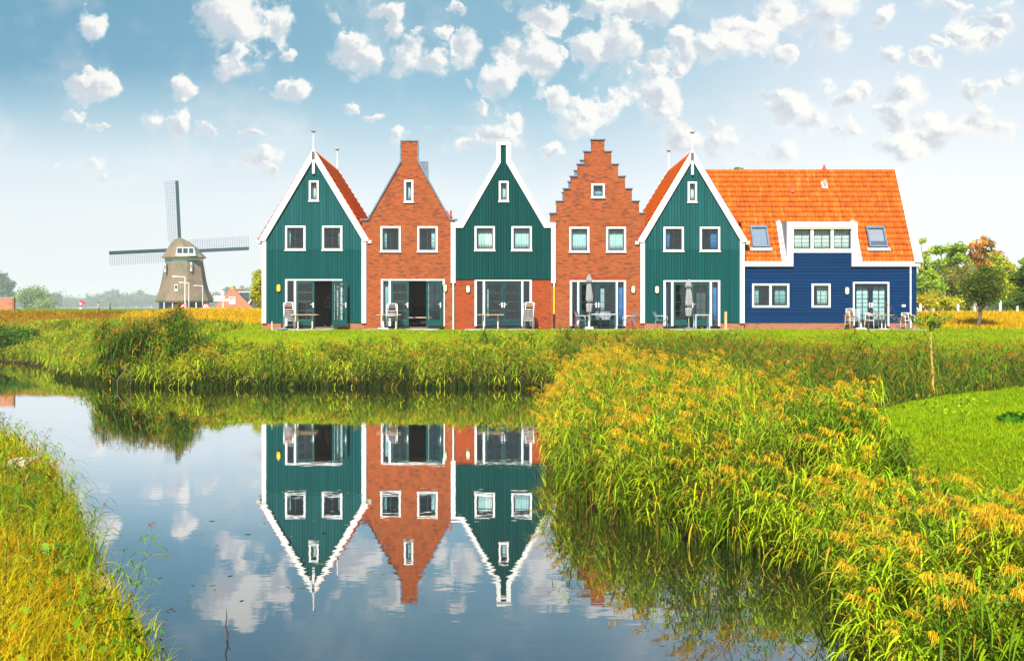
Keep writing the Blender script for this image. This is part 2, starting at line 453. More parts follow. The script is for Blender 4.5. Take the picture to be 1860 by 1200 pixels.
colr = mixc(np.broadcast_to(LAWN, GX.shape + (3,)), DRY, dry)
colr = mixc(colr, BROWN, brown * .6); colr = mixc(colr, MUD, mud)
far_ = sm((GY - 100) / 60); colr = mixc(colr, np.array([.10, .18, .03]), far_)
m, N, b = new_mat('ground_cover')
vc = N.n('ShaderNodeVertexColor', layer_name='tint').outputs[0]
tc = N.n('ShaderNodeTexCoord').outputs['Object']
n1 = N.n('ShaderNodeTexNoise', inp={'Vector': tc, 'Scale': 1.1, 'Detail': 9., 'Roughness': .7})
n2 = N.n('ShaderNodeTexNoise', inp={'Vector': tc, 'Scale': 9., 'Detail': 8., 'Roughness': .75})
c = N.mix(N.smooth(n1.outputs[0], .38, .66, 0, .75), vc, (1.2, .82, .6), 'MULTIPLY')
c = N.mix(N.smooth(n2.outputs[0], .3, .7, 0, .8), c, (.62, .66, .55), 'MULTIPLY')
N.t.links.new(c, b.inputs['Base Color']); b.inputs['Roughness'].default_value = .95; b.inputs['Specular IOR Level'].default_value = .05
bp = N.n('ShaderNodeBump', inp={'Height': n2.outputs[0], 'Strength': .9, 'Distance': .12}); N.t.links.new(bp.outputs[0], b.inputs['Normal'])
go = np_mesh('ground', V, F, m, tint=colr.reshape(-1, 3), smooth=True)
tag(go, 'green lawn, dry yellow dike and muddy banks around the pond', kind='structure')

# water
m, N, b = new_mat('pond_water')
tc = N.n('ShaderNodeTexCoord').outputs['Object']
mp = N.n('ShaderNodeMapping', inp={0: tc, 'Scale': (.55, 1., 1.)})
n1 = N.n('ShaderNodeTexNoise', inp={'Vector': mp.outputs[0], 'Scale': 3.2, 'Detail': 2.5, 'Roughness': .5})
n2 = N.n('ShaderNodeTexNoise', inp={'Vector': tc, 'Scale': .12, 'Detail': 2.})
h = N.math('MULTIPLY', n1.outputs[0], N.smooth(n2.outputs[0], .35, .65, .35, 1.))
bp = N.n('ShaderNodeBump', inp={'Height': h, 'Strength': 1., 'Distance': .0013})
gl = N.n('ShaderNodeBsdfGlossy', inp={'Color': (.95, .96, .98, 1), 'Roughness': .01, 'Normal': bp.outputs[0]})
df = N.n('ShaderNodeBsdfDiffuse', inp={'Color': (.012, .013, .008, 1)})
lw = N.n('ShaderNodeLayerWeight', inp={0: .5})
fr = N.smooth(lw.outputs[1], .70, .935, .42, .97)
mx = N.n('ShaderNodeMixShader', inp={0: fr, 1: df.outputs[0], 2: gl.outputs[0]})
N.t.links.new(mx.outputs[0], N.t.nodes['Material Output'].inputs[0]); N.t.nodes.remove(b)
WM = m
w = MB(); xs2 = np.linspace(-76, 8, 29); ys2 = np.linspace(-4, 114, 48)
w.add([(x, y, 0) for y in ys2 for x in xs2], [(j * 29 + i, j * 29 + i + 1, (j + 1) * 29 + i + 1, (j + 1) * 29 + i) for j in range(47) for i in range(28)])
tag(w.build('water', WM), 'still dark pond water mirroring the houses', kind='structure')

# ------------------------------------------------------------------ sky, sun, camera, air
wd = bpy.data.worlds.new('World'); scene.world = wd; wd.use_nodes = True
N = NT(wd.node_tree); wd.node_tree.nodes.clear()
SUN = Vector((-.14, -.72, .64)).normalized()
sky = N.n('ShaderNodeTexSky', sky_type='NISHITA', sun_disc=False, sun_elevation=math.asin(SUN.z), sun_rotation=math.atan2(SUN.x, SUN.y),
          altitude=0., air_density=1., dust_density=1.5, ozone_density=1.)
tc = N.n('ShaderNodeTexCoord').outputs['Generated']
sx = N.n('ShaderNodeSeparateXYZ', inp={0: tc})
ay = N.math('MAXIMUM', N.math('ABSOLUTE', sx.outputs[1]), .12)
u = N.math('DIVIDE', sx.outputs[0], ay); v = N.math('DIVIDE', sx.outputs[2], ay)
Pn = N.n('ShaderNodeCombineXYZ', inp={0: u, 1: v}).outputs[0]
wn = N.n('ShaderNodeTexNoise', inp={'Vector': Pn, 'Scale': 20., 'Detail': 7., 'Roughness': .66})
wv = N.n('ShaderNodeVectorMath', operation='MULTIPLY_ADD', inp={0: wn.outputs[1], 1: (.070, .052, 0), 2: Pn}).outputs[0]
wv = N.n('ShaderNodeVectorMath', operation='SUBTRACT', inp={0: wv, 1: (.035, .026, 0)}).outputs[0]
CL = [(415, 40, 62, 42, 0), (440, 100, 32, 26, 0), (500, 45, 42, 40, .25), (520, 95, 20, 14, .25), (185, 150, 36, 26, .15), (140, 150, 32, 20, .35), (183, 50, 28, 24, .4), (333, 150, 24, 20, .05), (515, 165, 22, 20, .1), (540, 168, 24, 26, 0),
      (640, 80, 34, 30, 0), (660, 105, 38, 30, 0), (606, 25, 16, 16, .15), (700, 20, 26, 22, .2), (715, 50, 22, 22, .2), (745, 90, 32, 34, 0), (790, 105, 40, 26, .05), (850, 85, 44, 44, .3), (828, 16, 18, 10, .1), (798, 55, 10, 12, .15),
      (925, 95, 38, 36, 0), (970, 115, 42, 40, 0), (910, 150, 34, 34, .1), (1000, 22, 46, 24, 0), (1080, 12, 70, 24, .05), (1180, 12, 70, 26, 0), (1072, 85, 28, 36, 0), (1130, 70, 46, 36, 0), (1190, 90, 34, 22, .05), (1230, 75, 30, 34, 0), (1025, 100, 12, 16, .2),
      (1310, 90, 42, 28, 0), (1360, 55, 40, 30, 0), (1405, 18, 34, 26, 0), (1490, 30, 62, 40, 0), (1515, 65, 42, 28, 0), (1435, 98, 26, 16, 0), (1010, 178, 34, 22, .05), (1070, 200, 34, 28, 0), (1115, 200, 34, 30, .05), (1040, 215, 60, 26, .3), (1180, 175, 44, 38, 0), (1185, 205, 22, 16, .1),
      (900, 248, 62, 30, .05), (945, 222, 30, 26, 0), (855, 262, 30, 20, .1), (467, 285, 34, 26, .15), (485, 312, 18, 18, .2), (323, 220, 24, 30, .15), (265, 212, 34, 24, .3), (380, 232, 26, 20, .2), (990, 272, 26, 16, .25), (725, 240, 24, 26, .25), (850, 150, 12, 10, .1), (868, 180, 14, 10, .15),
      (631, 188, 13, 10, .1), (675, 196, 24, 9, .15), (1400, 178, 24, 14, .1), (1440, 205, 62, 36, .05), (1480, 230, 44, 34, .1), (1520, 180, 26, 18, .1), (1560, 165, 34, 22, .05), (1640, 175, 46, 32, .05), (1620, 205, 36, 26, .15), (1770, 165, 62, 20, .1), (1835, 155, 40, 22, .1),
      (1615, 105, 22, 22, .1), (1680, 118, 34, 20, .1), (1612, 28, 20, 18, .15), (1755, 62, 30, 20, .1), (1800, 30, 52, 20, .1), (1735, 2, 70, 14, .05), (1790, 62, 26, 18, .2), (1290, 225, 22, 26, .2), (1240, 255, 50, 32, .2), (1300, 262, 30, 40, .2), (1400, 262, 60, 34, .2), (1530, 240, 40, 26, .25), (1700, 240, 60, 28, .2), (1800, 220, 60, 30, .25), (1620, 262, 60, 26, .3),
      (150, 305, 60, 20, .4), (200, 330, 80, 20, .45), (130, 210, 30, 16, .5), (185, 228, 18, 10, .35), (1220, 112, 14, 12, .1), (1170, 112, 16, 10, .1), (450, 240, 22, 14, .35), (755, 50, 14, 10, .3), (1700, 85, 26, 14, .3), (1560, 110, 14, 10, .3)]
for (lx, ly) in ((-700, 60), (-900, 150), (-300, 40), (-250, 180), (-560, 230), (2150, 60), (2300, 170), (2000, 120), (2600, 90), (2500, 230), (2050, 260)):
    CL.append((lx, ly, 90, 40, .1))
dm = None; ds = None
for (px, py, rx, ry, w_) in CL:
    cx, cy, rx, ry = (px - CX) / FOC, (CY - py) / FOC, rx * 1.02 / FOC, ry * 1.02 / FOC
    qv = N.n('ShaderNodeVectorMath', operation='MULTIPLY_ADD', inp={0: wv, 1: (1 / rx, 1 / ry, 0), 2: (-cx / rx, -cy / ry, 0)}).outputs[0]
    q = N.n('ShaderNodeVectorMath', operation='LENGTH', inp={0: qv}).outputs['Value']
    if w_: q = N.math('ADD', q, w_)
    dm = q if dm is None else N.math('MINIMUM', dm, q)
    q2 = N.n('ShaderNodeVectorMath', operation='DISTANCE', inp={0: qv, 1: (.36, .34, 0)}).outputs['Value']
    if w_: q2 = N.math('ADD', q2, w_)
    ds = q2 if ds is None else N.math('MINIMUM', ds, q2)
fa = N.n('ShaderNodeTexNoise', inp={'Vector': Pn, 'Scale': 26., 'Detail': 9., 'Roughness': .56})
fb = N.n('ShaderNodeTexNoise', inp={'Vector': Pn, 'Scale': 80., 'Detail': 7., 'Roughness': .62})
fb2 = N.n('ShaderNodeTexNoise', inp={'Vector': Pn, 'Scale': 12., 'Detail': 4.})
Pq = N.n('ShaderNodeVectorMath', operation='ADD', inp={0: Pn, 1: (.004, .0045, 0)}).outputs[0]
fo = N.n('ShaderNodeTexNoise', inp={'Vector': Pq, 'Scale': 26., 'Detail': 5., 'Roughness': .5})
rel = N.math('SUBTRACT', fa.outputs[0], fo.outputs[0])
sh = N.math('SUBTRACT', N.math('SUBTRACT', ds, dm), N.math('MULTIPLY', rel, 3.2))
sh = N.math('ADD', sh, N.math('MULTIPLY', N.math('SUBTRACT', fb2.outputs[0], .5), 1.2))
grey = N.smooth(sh, -.15, .55)                       # side of each cloud away from the light
den = N.math('ADD', dm, N.math('MULTIPLY', N.math('SUBTRACT', .485, fa.outputs[0]), 4.2))
den = N.math('ADD', den, N.math('MULTIPLY', N.math('SUBTRACT', .5, fb.outputs[0]), 1.3))
mr = N.n('ShaderNodeMapRange', interpolation_type='SMOOTHSTEP')
for i_, q_ in ((0, den), (1, N.math('MULTIPLY_ADD', grey, .45, 1.12)), (2, N.math('MULTIPLY_ADD', grey, -.35, .60))): N.t.links.new(q_, mr.inputs[i_])
mr.inputs[3].default_value = 0.; mr.inputs[4].default_value = 1.
body = mr.outputs[0]
veil = N.smooth(N.math('ADD', N.math('MULTIPLY', fb2.outputs[0], .7), N.math('MULTIPLY', fa.outputs[0], .5)), .56, .86, 0., .40)
alpha = N.math('MAXIMUM', N.math('MULTIPLY', body, .97), veil)
alpha = N.math('MULTIPLY', alpha, N.smooth(v, -.01, .10, .25, .96))
core = N.math('MULTIPLY', grey, N.math('MULTIPLY_ADD', body, .74, .26), clamp=True)
ccol = N.mix(core, (.95, .92, .87), (.57, .605, .66))
def ramp(stops, dim=.16):
    r = N.n('ShaderNodeValToRGB'); N.t.links.new(N.math('DIVIDE', v, .3, clamp=True), r.inputs[0])
    el = r.color_ramp.elements
    while len(el) < len(stops): el.new(.5)
    for k, (p, c_) in enumerate(stops): el[k].position = p / .3; kk = 1 - dim * min(1, max(0, (p - .10) / .1)); el[k].color = tuple(q * kk for q in c_) + (1,)
    return r.outputs[0]
gl_ = ramp([(0, lin(232, 237, 241)), (.075, lin(226, 233, 239)), (.115, lin(214, 228, 237)), (.155, lin(168, 203, 222)), (.19, lin(112, 172, 202)), (.25, lin(105, 168, 198)), (.3, lin(98, 150, 190))])
gc_ = ramp([(0, lin(238, 241, 244)), (.085, lin(228, 236, 242)), (.13, lin(190, 216, 230)), (.17, lin(150, 198, 220)), (.21, lin(140, 190, 214)), (.25, lin(135, 186, 212)), (.3, lin(115, 165, 200))])
gr_ = ramp([(0, lin(246, 247, 249)), (.10, lin(242, 245, 249)), (.15, lin(228, 236, 243)), (.19, lin(212, 227, 239)), (.25, lin(196, 218, 234)), (.3, lin(170, 200, 225))], .05)
base = N.mix(N.smooth(u, -.36, -.02), gl_, gc_); base = N.mix(N.smooth(u, .0, .30), base, gr_)
full = N.mix(alpha, base, ccol)
SKYK = .62
b1 = N.n('ShaderNodeBackground', inp={'Color': sky.outputs[0], 'Strength': .07})
b2 = N.n('ShaderNodeBackground', inp={'Color': full, 'Strength': SKYK})
f = N.smooth(v, .30, .85, .93, .35)
mx = N.n('ShaderNodeMixShader', inp={0: f, 1: b1.outputs[0], 2: b2.outputs[0]})
N.t.links.new(mx.outputs[0], N.n('ShaderNodeOutputWorld').inputs[0])
sl = bpy.data.lights.new('sun', 'SUN'); sl.energy = 4.9; sl.angle = R(.6); sl.color = (1, .955, .87)
so = bpy.data.objects.new('sun', sl); COL.objects.link(so); so.rotation_euler = (-SUN).to_track_quat('-Z', 'Y').to_euler()
so.location = (-20, -40, 60)
cd = bpy.data.cameras.new('camera'); cam = bpy.data.objects.new('camera', cd); COL.objects.link(cam)
cam.location = (0, 0, EYE); cam.rotation_euler = (R(90), 0, 0); cd.sensor_width = 36; cd.lens = 36 * FOC / 1860
cd.shift_x = (930 - CX) / 1860; cd.shift_y = -(600 - CY) / 1860; cd.clip_end = 6000; cd.clip_start = .1
scene.camera = cam
scene.view_settings.view_transform = 'Standard'; scene.view_settings.look = 'None'; scene.view_settings.exposure = .85; scene.view_settings.gamma = 1
scene.render.engine = 'CYCLES'
cy = scene.cycles; cy.max_bounces = 6; cy.diffuse_bounces = 2; cy.glossy_bounces = 3; cy.transmission_bounces = 4; cy.transparent_max_bounces = 12; cy.volume_bounces = 1
cy.use_denoising = True; cy.caustics_reflective = False; cy.caustics_refractive = False; cy.sample_clamp_indirect = 4.
try: wd.cycles.sampling_method = 'MANUAL'; wd.cycles.sample_map_resolution = 512
except Exception: pass
# the hazy autumn air over the flat land
m = bpy.data.materials.new('hazy_air'); m.use_nodes = True; N = NT(m.node_tree); N.t.nodes.clear()
pv = N.n('ShaderNodeVolumePrincipled', inp={'Color': (.93, .98, 1., 1), 'Density': .0003, 'Anisotropy': .0})
N.t.links.new(pv.outputs[0], N.n('ShaderNodeOutputMaterial').inputs['Volume'])
h = MB(); h.box(-2880, 2880, -50, 2930, -2.2, 42)
tag(h.build('haze', m), 'pale hazy air over the flat land', kind='stuff')
# ------------------------------------------------------------------ house parts
HD = 9.0     # house depth
def pane(name, parent, x0, x1, z0, z1, y, mat='pane_glass'):
    w = MB(); w.box(x0, x1, y, y + .012, z0, z1); return w.build(name, M[mat], parent)
def curtain(parent, x0, x1, z0, z1, y, mat, folds=None, gather=0.):
    n = max(8, int((x1 - x0) * 36)); w = MB(); vs = []; fs = []
    k = folds or max(2, (x1 - x0) * 8)
    ph = random.random() * 6
    for j, z in enumerate((z1, (z0 * .35 + z1 * .65), (z0 * .7 + z1 * .3), z0)):
        for i in range(n + 1):
            t = i / n; x = x0 + (x1 - x0) * t
            if gather: x = x0 + (x1 - x0) * t * (1 - gather * (1 - j / 3)) + (x1 - x0) * gather * (1 - j / 3) * (.8)
            vs.append((x, y + .035 * math.sin(t * k * 6.283 + ph) + .012 * math.sin(t * k * 15 + j), z))
    for j in range(3):
        for i in range(n): a = j * (n + 1) + i; fs.append((a, a + 1, a + n + 2, a + n + 1))
    w.add(vs, fs); o = w.build('curtain', M[mat], parent, smooth=True)
    s = o.modifiers.new('cloth', 'SOLIDIFY'); s.thickness = .006
    return o
def window(root, px0, px1, py0, py1, curt=(), bars=(1, 1), t=.10, sash='sash_dark', name='window', Y=YF, sill=True, split=None, tb=None):
    """white timber frame standing proud of the wall, dark sash with glazing bars, one pane, curtains behind"""
    x0, x1, z1, z0 = fx(px0), fx(px1), fz(py0), fz(py1)
    f = MB()
    if split:
        xm0, xm1 = split; f.plate([(x0, z0), (x1, z0), (x1, z1), (x0, z1)], Y - .035, Y + .13, [(x0 + t, xm0, z0 + t, z1 - t), (xm1, x1 - t, z0 + t, z1 - t)])
        cells = [(x0 + t, xm0), (xm1, x1 - t)]
    else:
        f.ring(x0, x1, z0, z1, t, Y - .035, Y + .13, tb=tb); cells = [(x0 + t, x1 - t)]
    fr = f.build(name, M['white_paint'], root, bevel=.006)
    if sill:
        s = MB(); s.box(x0 - .03, x1 + .03, Y - .075, Y - .037, z0 - .02, z0 + .045); s.build('sill', M['white_paint'], fr, bevel=.006)
    zb = z0 + (tb if tb is not None else t)
    for (a, b) in cells:
        s = MB(); st = .05
        s.ring(a + .002, b - .002, zb + .002, z1 - t - .002, st, Y + .05, Y + .10)
        nx_, nz_ = bars
        for i in range(1, nx_ + 1):
            xx = a + (b - a) * i / (nx_ + 1); s.box(xx - .013, xx + .013, Y + .06, Y + .074, zb + st, z1 - t - st)
        for i in range(1, nz_ + 1):
            zz = zb + (z1 - t - zb) * i / (nz_ + 1); s.box(a + st, b - st, Y + .0585, Y + .0725, zz - .013, zz + .013)
        sa = s.build('sash', M[sash], fr)
        pane('pane', fr, a + .045, b - .045, zb + .045, z1 - t - .045, Y + .076)
    for (f0, f1, mat) in curt:
        a, b = cells[0][0], cells[-1][1]
        curtain(fr, a + (b - a) * f0, a + (b - a) * f1, zb + .02, z1 - t - .01, Y + .28, mat)
    return fr
def hole(px0, px1, py0, py1, k=.05): return (fx(px0) + k, fx(px1) - k, fz(py1) + k, fz(py0) - k)
def door_leaf(root, w, h, M4, mat='door_green', bottom=.30, top=.13, handle_side=1, cols=2, rows=4, lever=True, curt=None, outside=-1):
    """glazed leaf, hinge at the origin, x along the width, y=0 outside face"""
    d = MB(); st = .11; th = .055
    d.ring(0, w, 0, h, st, 0, th, tb=bottom, tt=top)
    for i in range(1, cols):
        xx = st + (w - 2 * st) * i / cols; d.box(xx - .012, xx + .012, .010, .045, bottom, h - top)
    for i in range(1, rows):
        zz = bottom + (h - top - bottom) * i / rows; d.box(st, w - st, .008, .047, zz - .012, zz + .012)
    d.xf(M4); lf = d.build('door', M[mat], root, bevel=.004)
    p = MB(); p.box(st - .01, w - st + .01, .022, .032, bottom - .01, h - top + .01); p.xf(M4); p.build('pane', M['pane_glass'], lf)
    hx = w - .06 if handle_side > 0 else .06
    hm = MB(); y0 = -.012
    hm.box(hx - .028, hx + .028, y0, -.001, .92, 1.17); hm.tube([(hx, y0, 1.08), (hx, y0 - .05, 1.08), (hx - handle_side * .13, y0 - .05, 1.075)], .011, 6)
    hm.box(hx - .028, hx + .028, th + .001, th + .012, .92, 1.17); hm.tube([(hx, th, 1.08), (hx, th + .055, 1.08), (hx - handle_side * .13, th + .055, 1.075)], .011, 6)
    hm.xf(M4); hm.build('handle', M['steel'], lf)
    return lf
def lamp(root, px, py, mat='cream', Y=YF):
    x, z = fx(px), fz(py); w = MB(); n = 20
    def cap(r, hh, y0, y1, m):
        pts = [(x + r * math.cos(t), z + (hh - r) + r * math.sin(t)) for t in np.linspace(0, math.pi, n)] + [(x + r * math.cos(t), z - (hh - r) + r * math.sin(t)) for t in np.linspace(math.pi, 2 * math.pi, n)]
        w.plate(pts, y0, y1, m=m)
    cap(.125, .215, Y - .05, Y - .002, 0); b = w.build('wall_lamp', M['black'], root, bevel=.008)
    w = MB(); cap(.09, .18, Y - .10, Y - .052, 0); w.build('lamp_glass', M[mat], b, bevel=.03)
def tile_roof(name, root, A, B, C, D, mat='tile_orange', cw=.2, rh=.32, th=.10, ridge=None):
    """pantiles on the slope A-B (eave) C-D (ridge): wavy courses, each lapping the one below"""
    A, B, C, D = map(Vector, (A, B, C, D)); nrm = (B - A).cross(D - A).normalized()
    if nrm.z < 0: nrm = -nrm
    ncol = max(1, round((B - A).length / cw)); nrow = max(1, round((D - A).length / rh)); sub = 6
    U = np.linspace(0, 1, ncol * sub + 1); V_ = []; F_ = []; T_ = []
    A_, B_, C_, D_, N_ = [np.array(q) for q in (A, B, C, D, nrm)]
    ph = (np.arange(ncol * sub + 1) % sub) / sub * 2 * np.pi
    prof = .030 * np.cos(ph) + .008 * np.cos(2 * ph)
    rr = np.random.default_rng(len(name) + ncol)
    for r in range(nrow):
        shade = 1 + (rr.random(ncol + 1) - .5) * .44
        sh = np.repeat(shade, sub)[:ncol * sub + 1]
        rows = []
        for (vv, off) in ((r / nrow - .004, -.012), (r / nrow - .004, .072), ((r + 1) / nrow + .02 / nrow, .012)):
            L = A_ + (D_ - A_) * vv; Rr = B_ + (C_ - B_) * vv
            P = L[None] + (Rr - L)[None] * U[:, None] + N_[None] * ((prof if off > 0 else prof * .9) + off + .03)[:, None]
            rows.append(len(V_) and sum(len(q) for q in V_)); V_.append(P); T_.append(np.repeat(sh[:, None], 3, 1))
        b0 = sum(len(q) for q in V_[:-3]); n = len(U); i = np.arange(n - 1)
        for k in range(2):
            a = b0 + k * n + i; F_.append(np.stack([a, a + 1, a + n + 1, a + n], 1))
    V_ = np.concatenate(V_); F_ = np.concatenate(F_); T_ = np.concatenate(T_)
    nb = len(V_); q = np.array([A_, B_, C_, D_, A_ - N_ * th, B_ - N_ * th, C_ - N_ * th, D_ - N_ * th])
    V_ = np.concatenate([V_, q]); T_ = np.concatenate([T_, np.ones((8, 3)) * .5])
    F_ = np.concatenate([F_, nb + np.array([(0, 1, 2, 3), (7, 6, 5, 4), (0, 4, 5, 1), (1, 5, 6, 2), (2, 6, 7, 3), (3, 7, 4, 0)])])
    o = np_mesh(name, V_, F_, M[mat], root, tint=T_)
    return o
def ridge_tiles(root, a, b, mat, r=.11):
    a, b = Vector(a), Vector(b); n = max(2, round((b - a).length / .33)); w = MB()
    for i in range(n):
        p = a.lerp(b, i / n); q = a.lerp(b, (i + 1.06) / n); w.tube([p, q], [r * 1.06, r * .94], 10)
    o = w.build('ridge', M[mat], root, smooth=False)
    c = o.data.color_attributes.new('tint', 'FLOAT_COLOR', 'POINT'); c.data.foreach_set('color', [1.] * (4 * len(o.data.vertices)))
    return o
def shell(root, x0, x1, zeave, mat, apex=None, Y0=YF + .2, Y1=YF + HD, rear=None, rear_holes=(), rear_mat=None, floors=True, side_holes=()):
    """side and rear walls, floor slabs and an inner lining"""
    for q in (x0, x1 - .2): w = MB(); w.box(q, q + .2, Y0, Y1, G - .3, zeave); w.build('side_wall', M[mat], root)
    r = MB(); r.plate(rear or [(x0, G - .3), (x1, G - .3), (x1, zeave), apex, (x0, zeave)], Y1 + .003, Y1 + .25, rear_holes)
    r.build('rear_wall', M[rear_mat or mat], root)
    w = MB()
    w.box(x0 + .205, x1 - .205, Y0 + .03, Y1 - .003, G - .25, G + .10)
    w.build('floor', M['floor_wood'], root)
    w = MB(); w.box(x0 + .205, x1 - .205, Y0 + .06, Y1 - .003, G + 2.62, G + 2.86)
    w.box(x0 + .203, x0 + .23, Y0 + .02, Y1 - .004, G + .102, G + 2.61); w.box(x1 - .23, x1 - .203, Y0 + .02, Y1 - .004, G + .102, G + 2.61)
    w.box(x0 + .203, x0 + .23, Y0 + .02, Y1 - .004, G + 2.87, zeave - .15); w.box(x1 - .23, x1 - .203, Y0 + .02, Y1 - .004, G + 2.87, zeave - .15)
    # inner partition with a doorway, upstairs and down
    ym = Y0 + 4.6
    if not rear_holes:
        w.box(x0 + .25, x1 - 1.6, ym, ym + .1, G + .102, G + 2.61); w.box(x1 - .7, x1 - .24, ym, ym + .1, G + .102, G + 2.61); 
    w.box(x0 + .25, x1 - .25, ym + .002, ym + .11, G + 2.87, zeave - .15)
    w.build('room', M['interior'], root)
def finial(root, px, ptop, pbot, Y, batten=None):
    x = fx(px); w = MB(); zt, zb = fz(ptop), fz(pbot)
    if Y > YF + 1: zt, zb = fz(ptop), fz(pbot)
    w.tube([(x, Y, zb), (x, Y, zt - .08)], [.05, .024], 8)
    o = w.build('finial', M['white_paint'], root)
    w = MB(); w.lathe([(.03, -.08), (.11, -.03), (.15, 0), (.13, .02), (.02, .03)], (x, Y, zt - .02), 14); w.build('finial_cap', M['zinc_light'], o, smooth=False)
    if batten:
        w = MB(); w.box(x - .065, x + .065, Y - .04, Y - .003, fz(batten[1]), fz(batten[0])); w.build('gable_batten', M['white_paint'], root)
def downpipe(root, px, py0, py1, mat='white_paint', Y=YF - .09, r=.045):
    w = MB(); x = fx(px); w.tube([(x, Y, fz(py1)), (x, Y, fz(py0))], r, 8)
    for z in np.linspace(fz(py1) + .3, fz(py0) - .3, 3): w.tube([(x, Y, z - .03), (x, Y, z + .03)], r * 1.35, 8)
    w.build('downpipe', M[mat], root)
def house_root(name, px, label): return empty(name, (fx(px), YF, G), label, 'house', 'row of holiday houses by the pond')

def french_doors(root, xs_, py_top, py_bot, left_open=None, right_open=None, mat='door_green', mid=None, side_curt=(None, None), Y=YF, open_ang=150):
    """xs_ = frame left, first post left/right, second post left/right, frame right; white frame, two side lights, two leaves"""
    zt, zb = fz(py_top), fz(py_bot)
    a, b0, b1, c0, c1, d = [fx(q) for q in xs_]
    f = MB(); j = .11
    holes_ = [(a + j, b0, zb + .06, zt - .075), (b1, c0, zb - .001 + .002, zt - .075), (c1, d - j, zb + .06, zt - .075)]
    f.box(a, a + j, Y - .04, Y + .12, zb, zt - .075); f.box(d - j, d, Y - .04, Y + .12, zb, zt - .075)
    f.box(b0, b1, Y - .038, Y + .12, zb, zt - .077); f.box(c0, c1, Y - .038, Y + .12, zb, zt - .077)
    f.box(a, d, Y - .045, Y + .12, zt - .075, zt)
    fr = f.build('door_frame', M['white_paint'], root, bevel=.004)
    for k, (p, q) in enumerate(((a + j, b0), (c1, d - j))):
        s = MB(); s.ring(p + .001, q - .001, zb + .002, zt - .078, .035, Y + .04, Y + .09, tb=.10); sw = s.build('side_window', M['sash_dark'], root)
        pane('pane', sw, p + .03, q - .03, zb + .095, zt - .10, Y + .06)
        if side_curt[k]:
            cm, f0, f1 = side_curt[k]
            curtain(sw, p + (q - p) * f0, p + (q - p) * f1, zb + .1, zt - .1, Y + .3, cm, 3)
    w = (c0 - b1) / 2 - .004; h = zt - zb - .08 - .02
    T = Matrix.Translation
    def place(side, ang):
        if side == 'L': return T((b1 + .002, Y + .02, zb + .015)) @ Matrix.Rotation(-R(ang), 4, 'Z')
        return T((c0 - .002, Y + .02, zb + .015)) @ Matrix.Rotation(R(ang), 4, 'Z') @ T((-w, 0, 0))
    door_leaf(root, w, h, place('L', left_open or 0), mat, handle_side=1)
    door_leaf(root, w, h, place('R', right_open or 0), mat, handle_side=-1)
    return fr
def plinth(root, px0, px1, mat='brick_plinth', Y=YF + .03, py=586, gaps=()):
    w = MB(); xs3 = [fx(px0)] + [q for g in gaps for q in (fx(g[0]), fx(g[1]))] + [fx(px1)]
    for i in range(0, len(xs3), 2): w = MB(); w.box(xs3[i], xs3[i + 1], Y, Y + .18, G - .35, fz(py) - .003); w.build('plinth', M[mat], root)
def terrace(px0, px1, y0=61.6, z=.035, y1=YF + .22):
    w = MB(); w.box(fx(px0), fx(px1), y0, y1, G - .3, G + z); return w

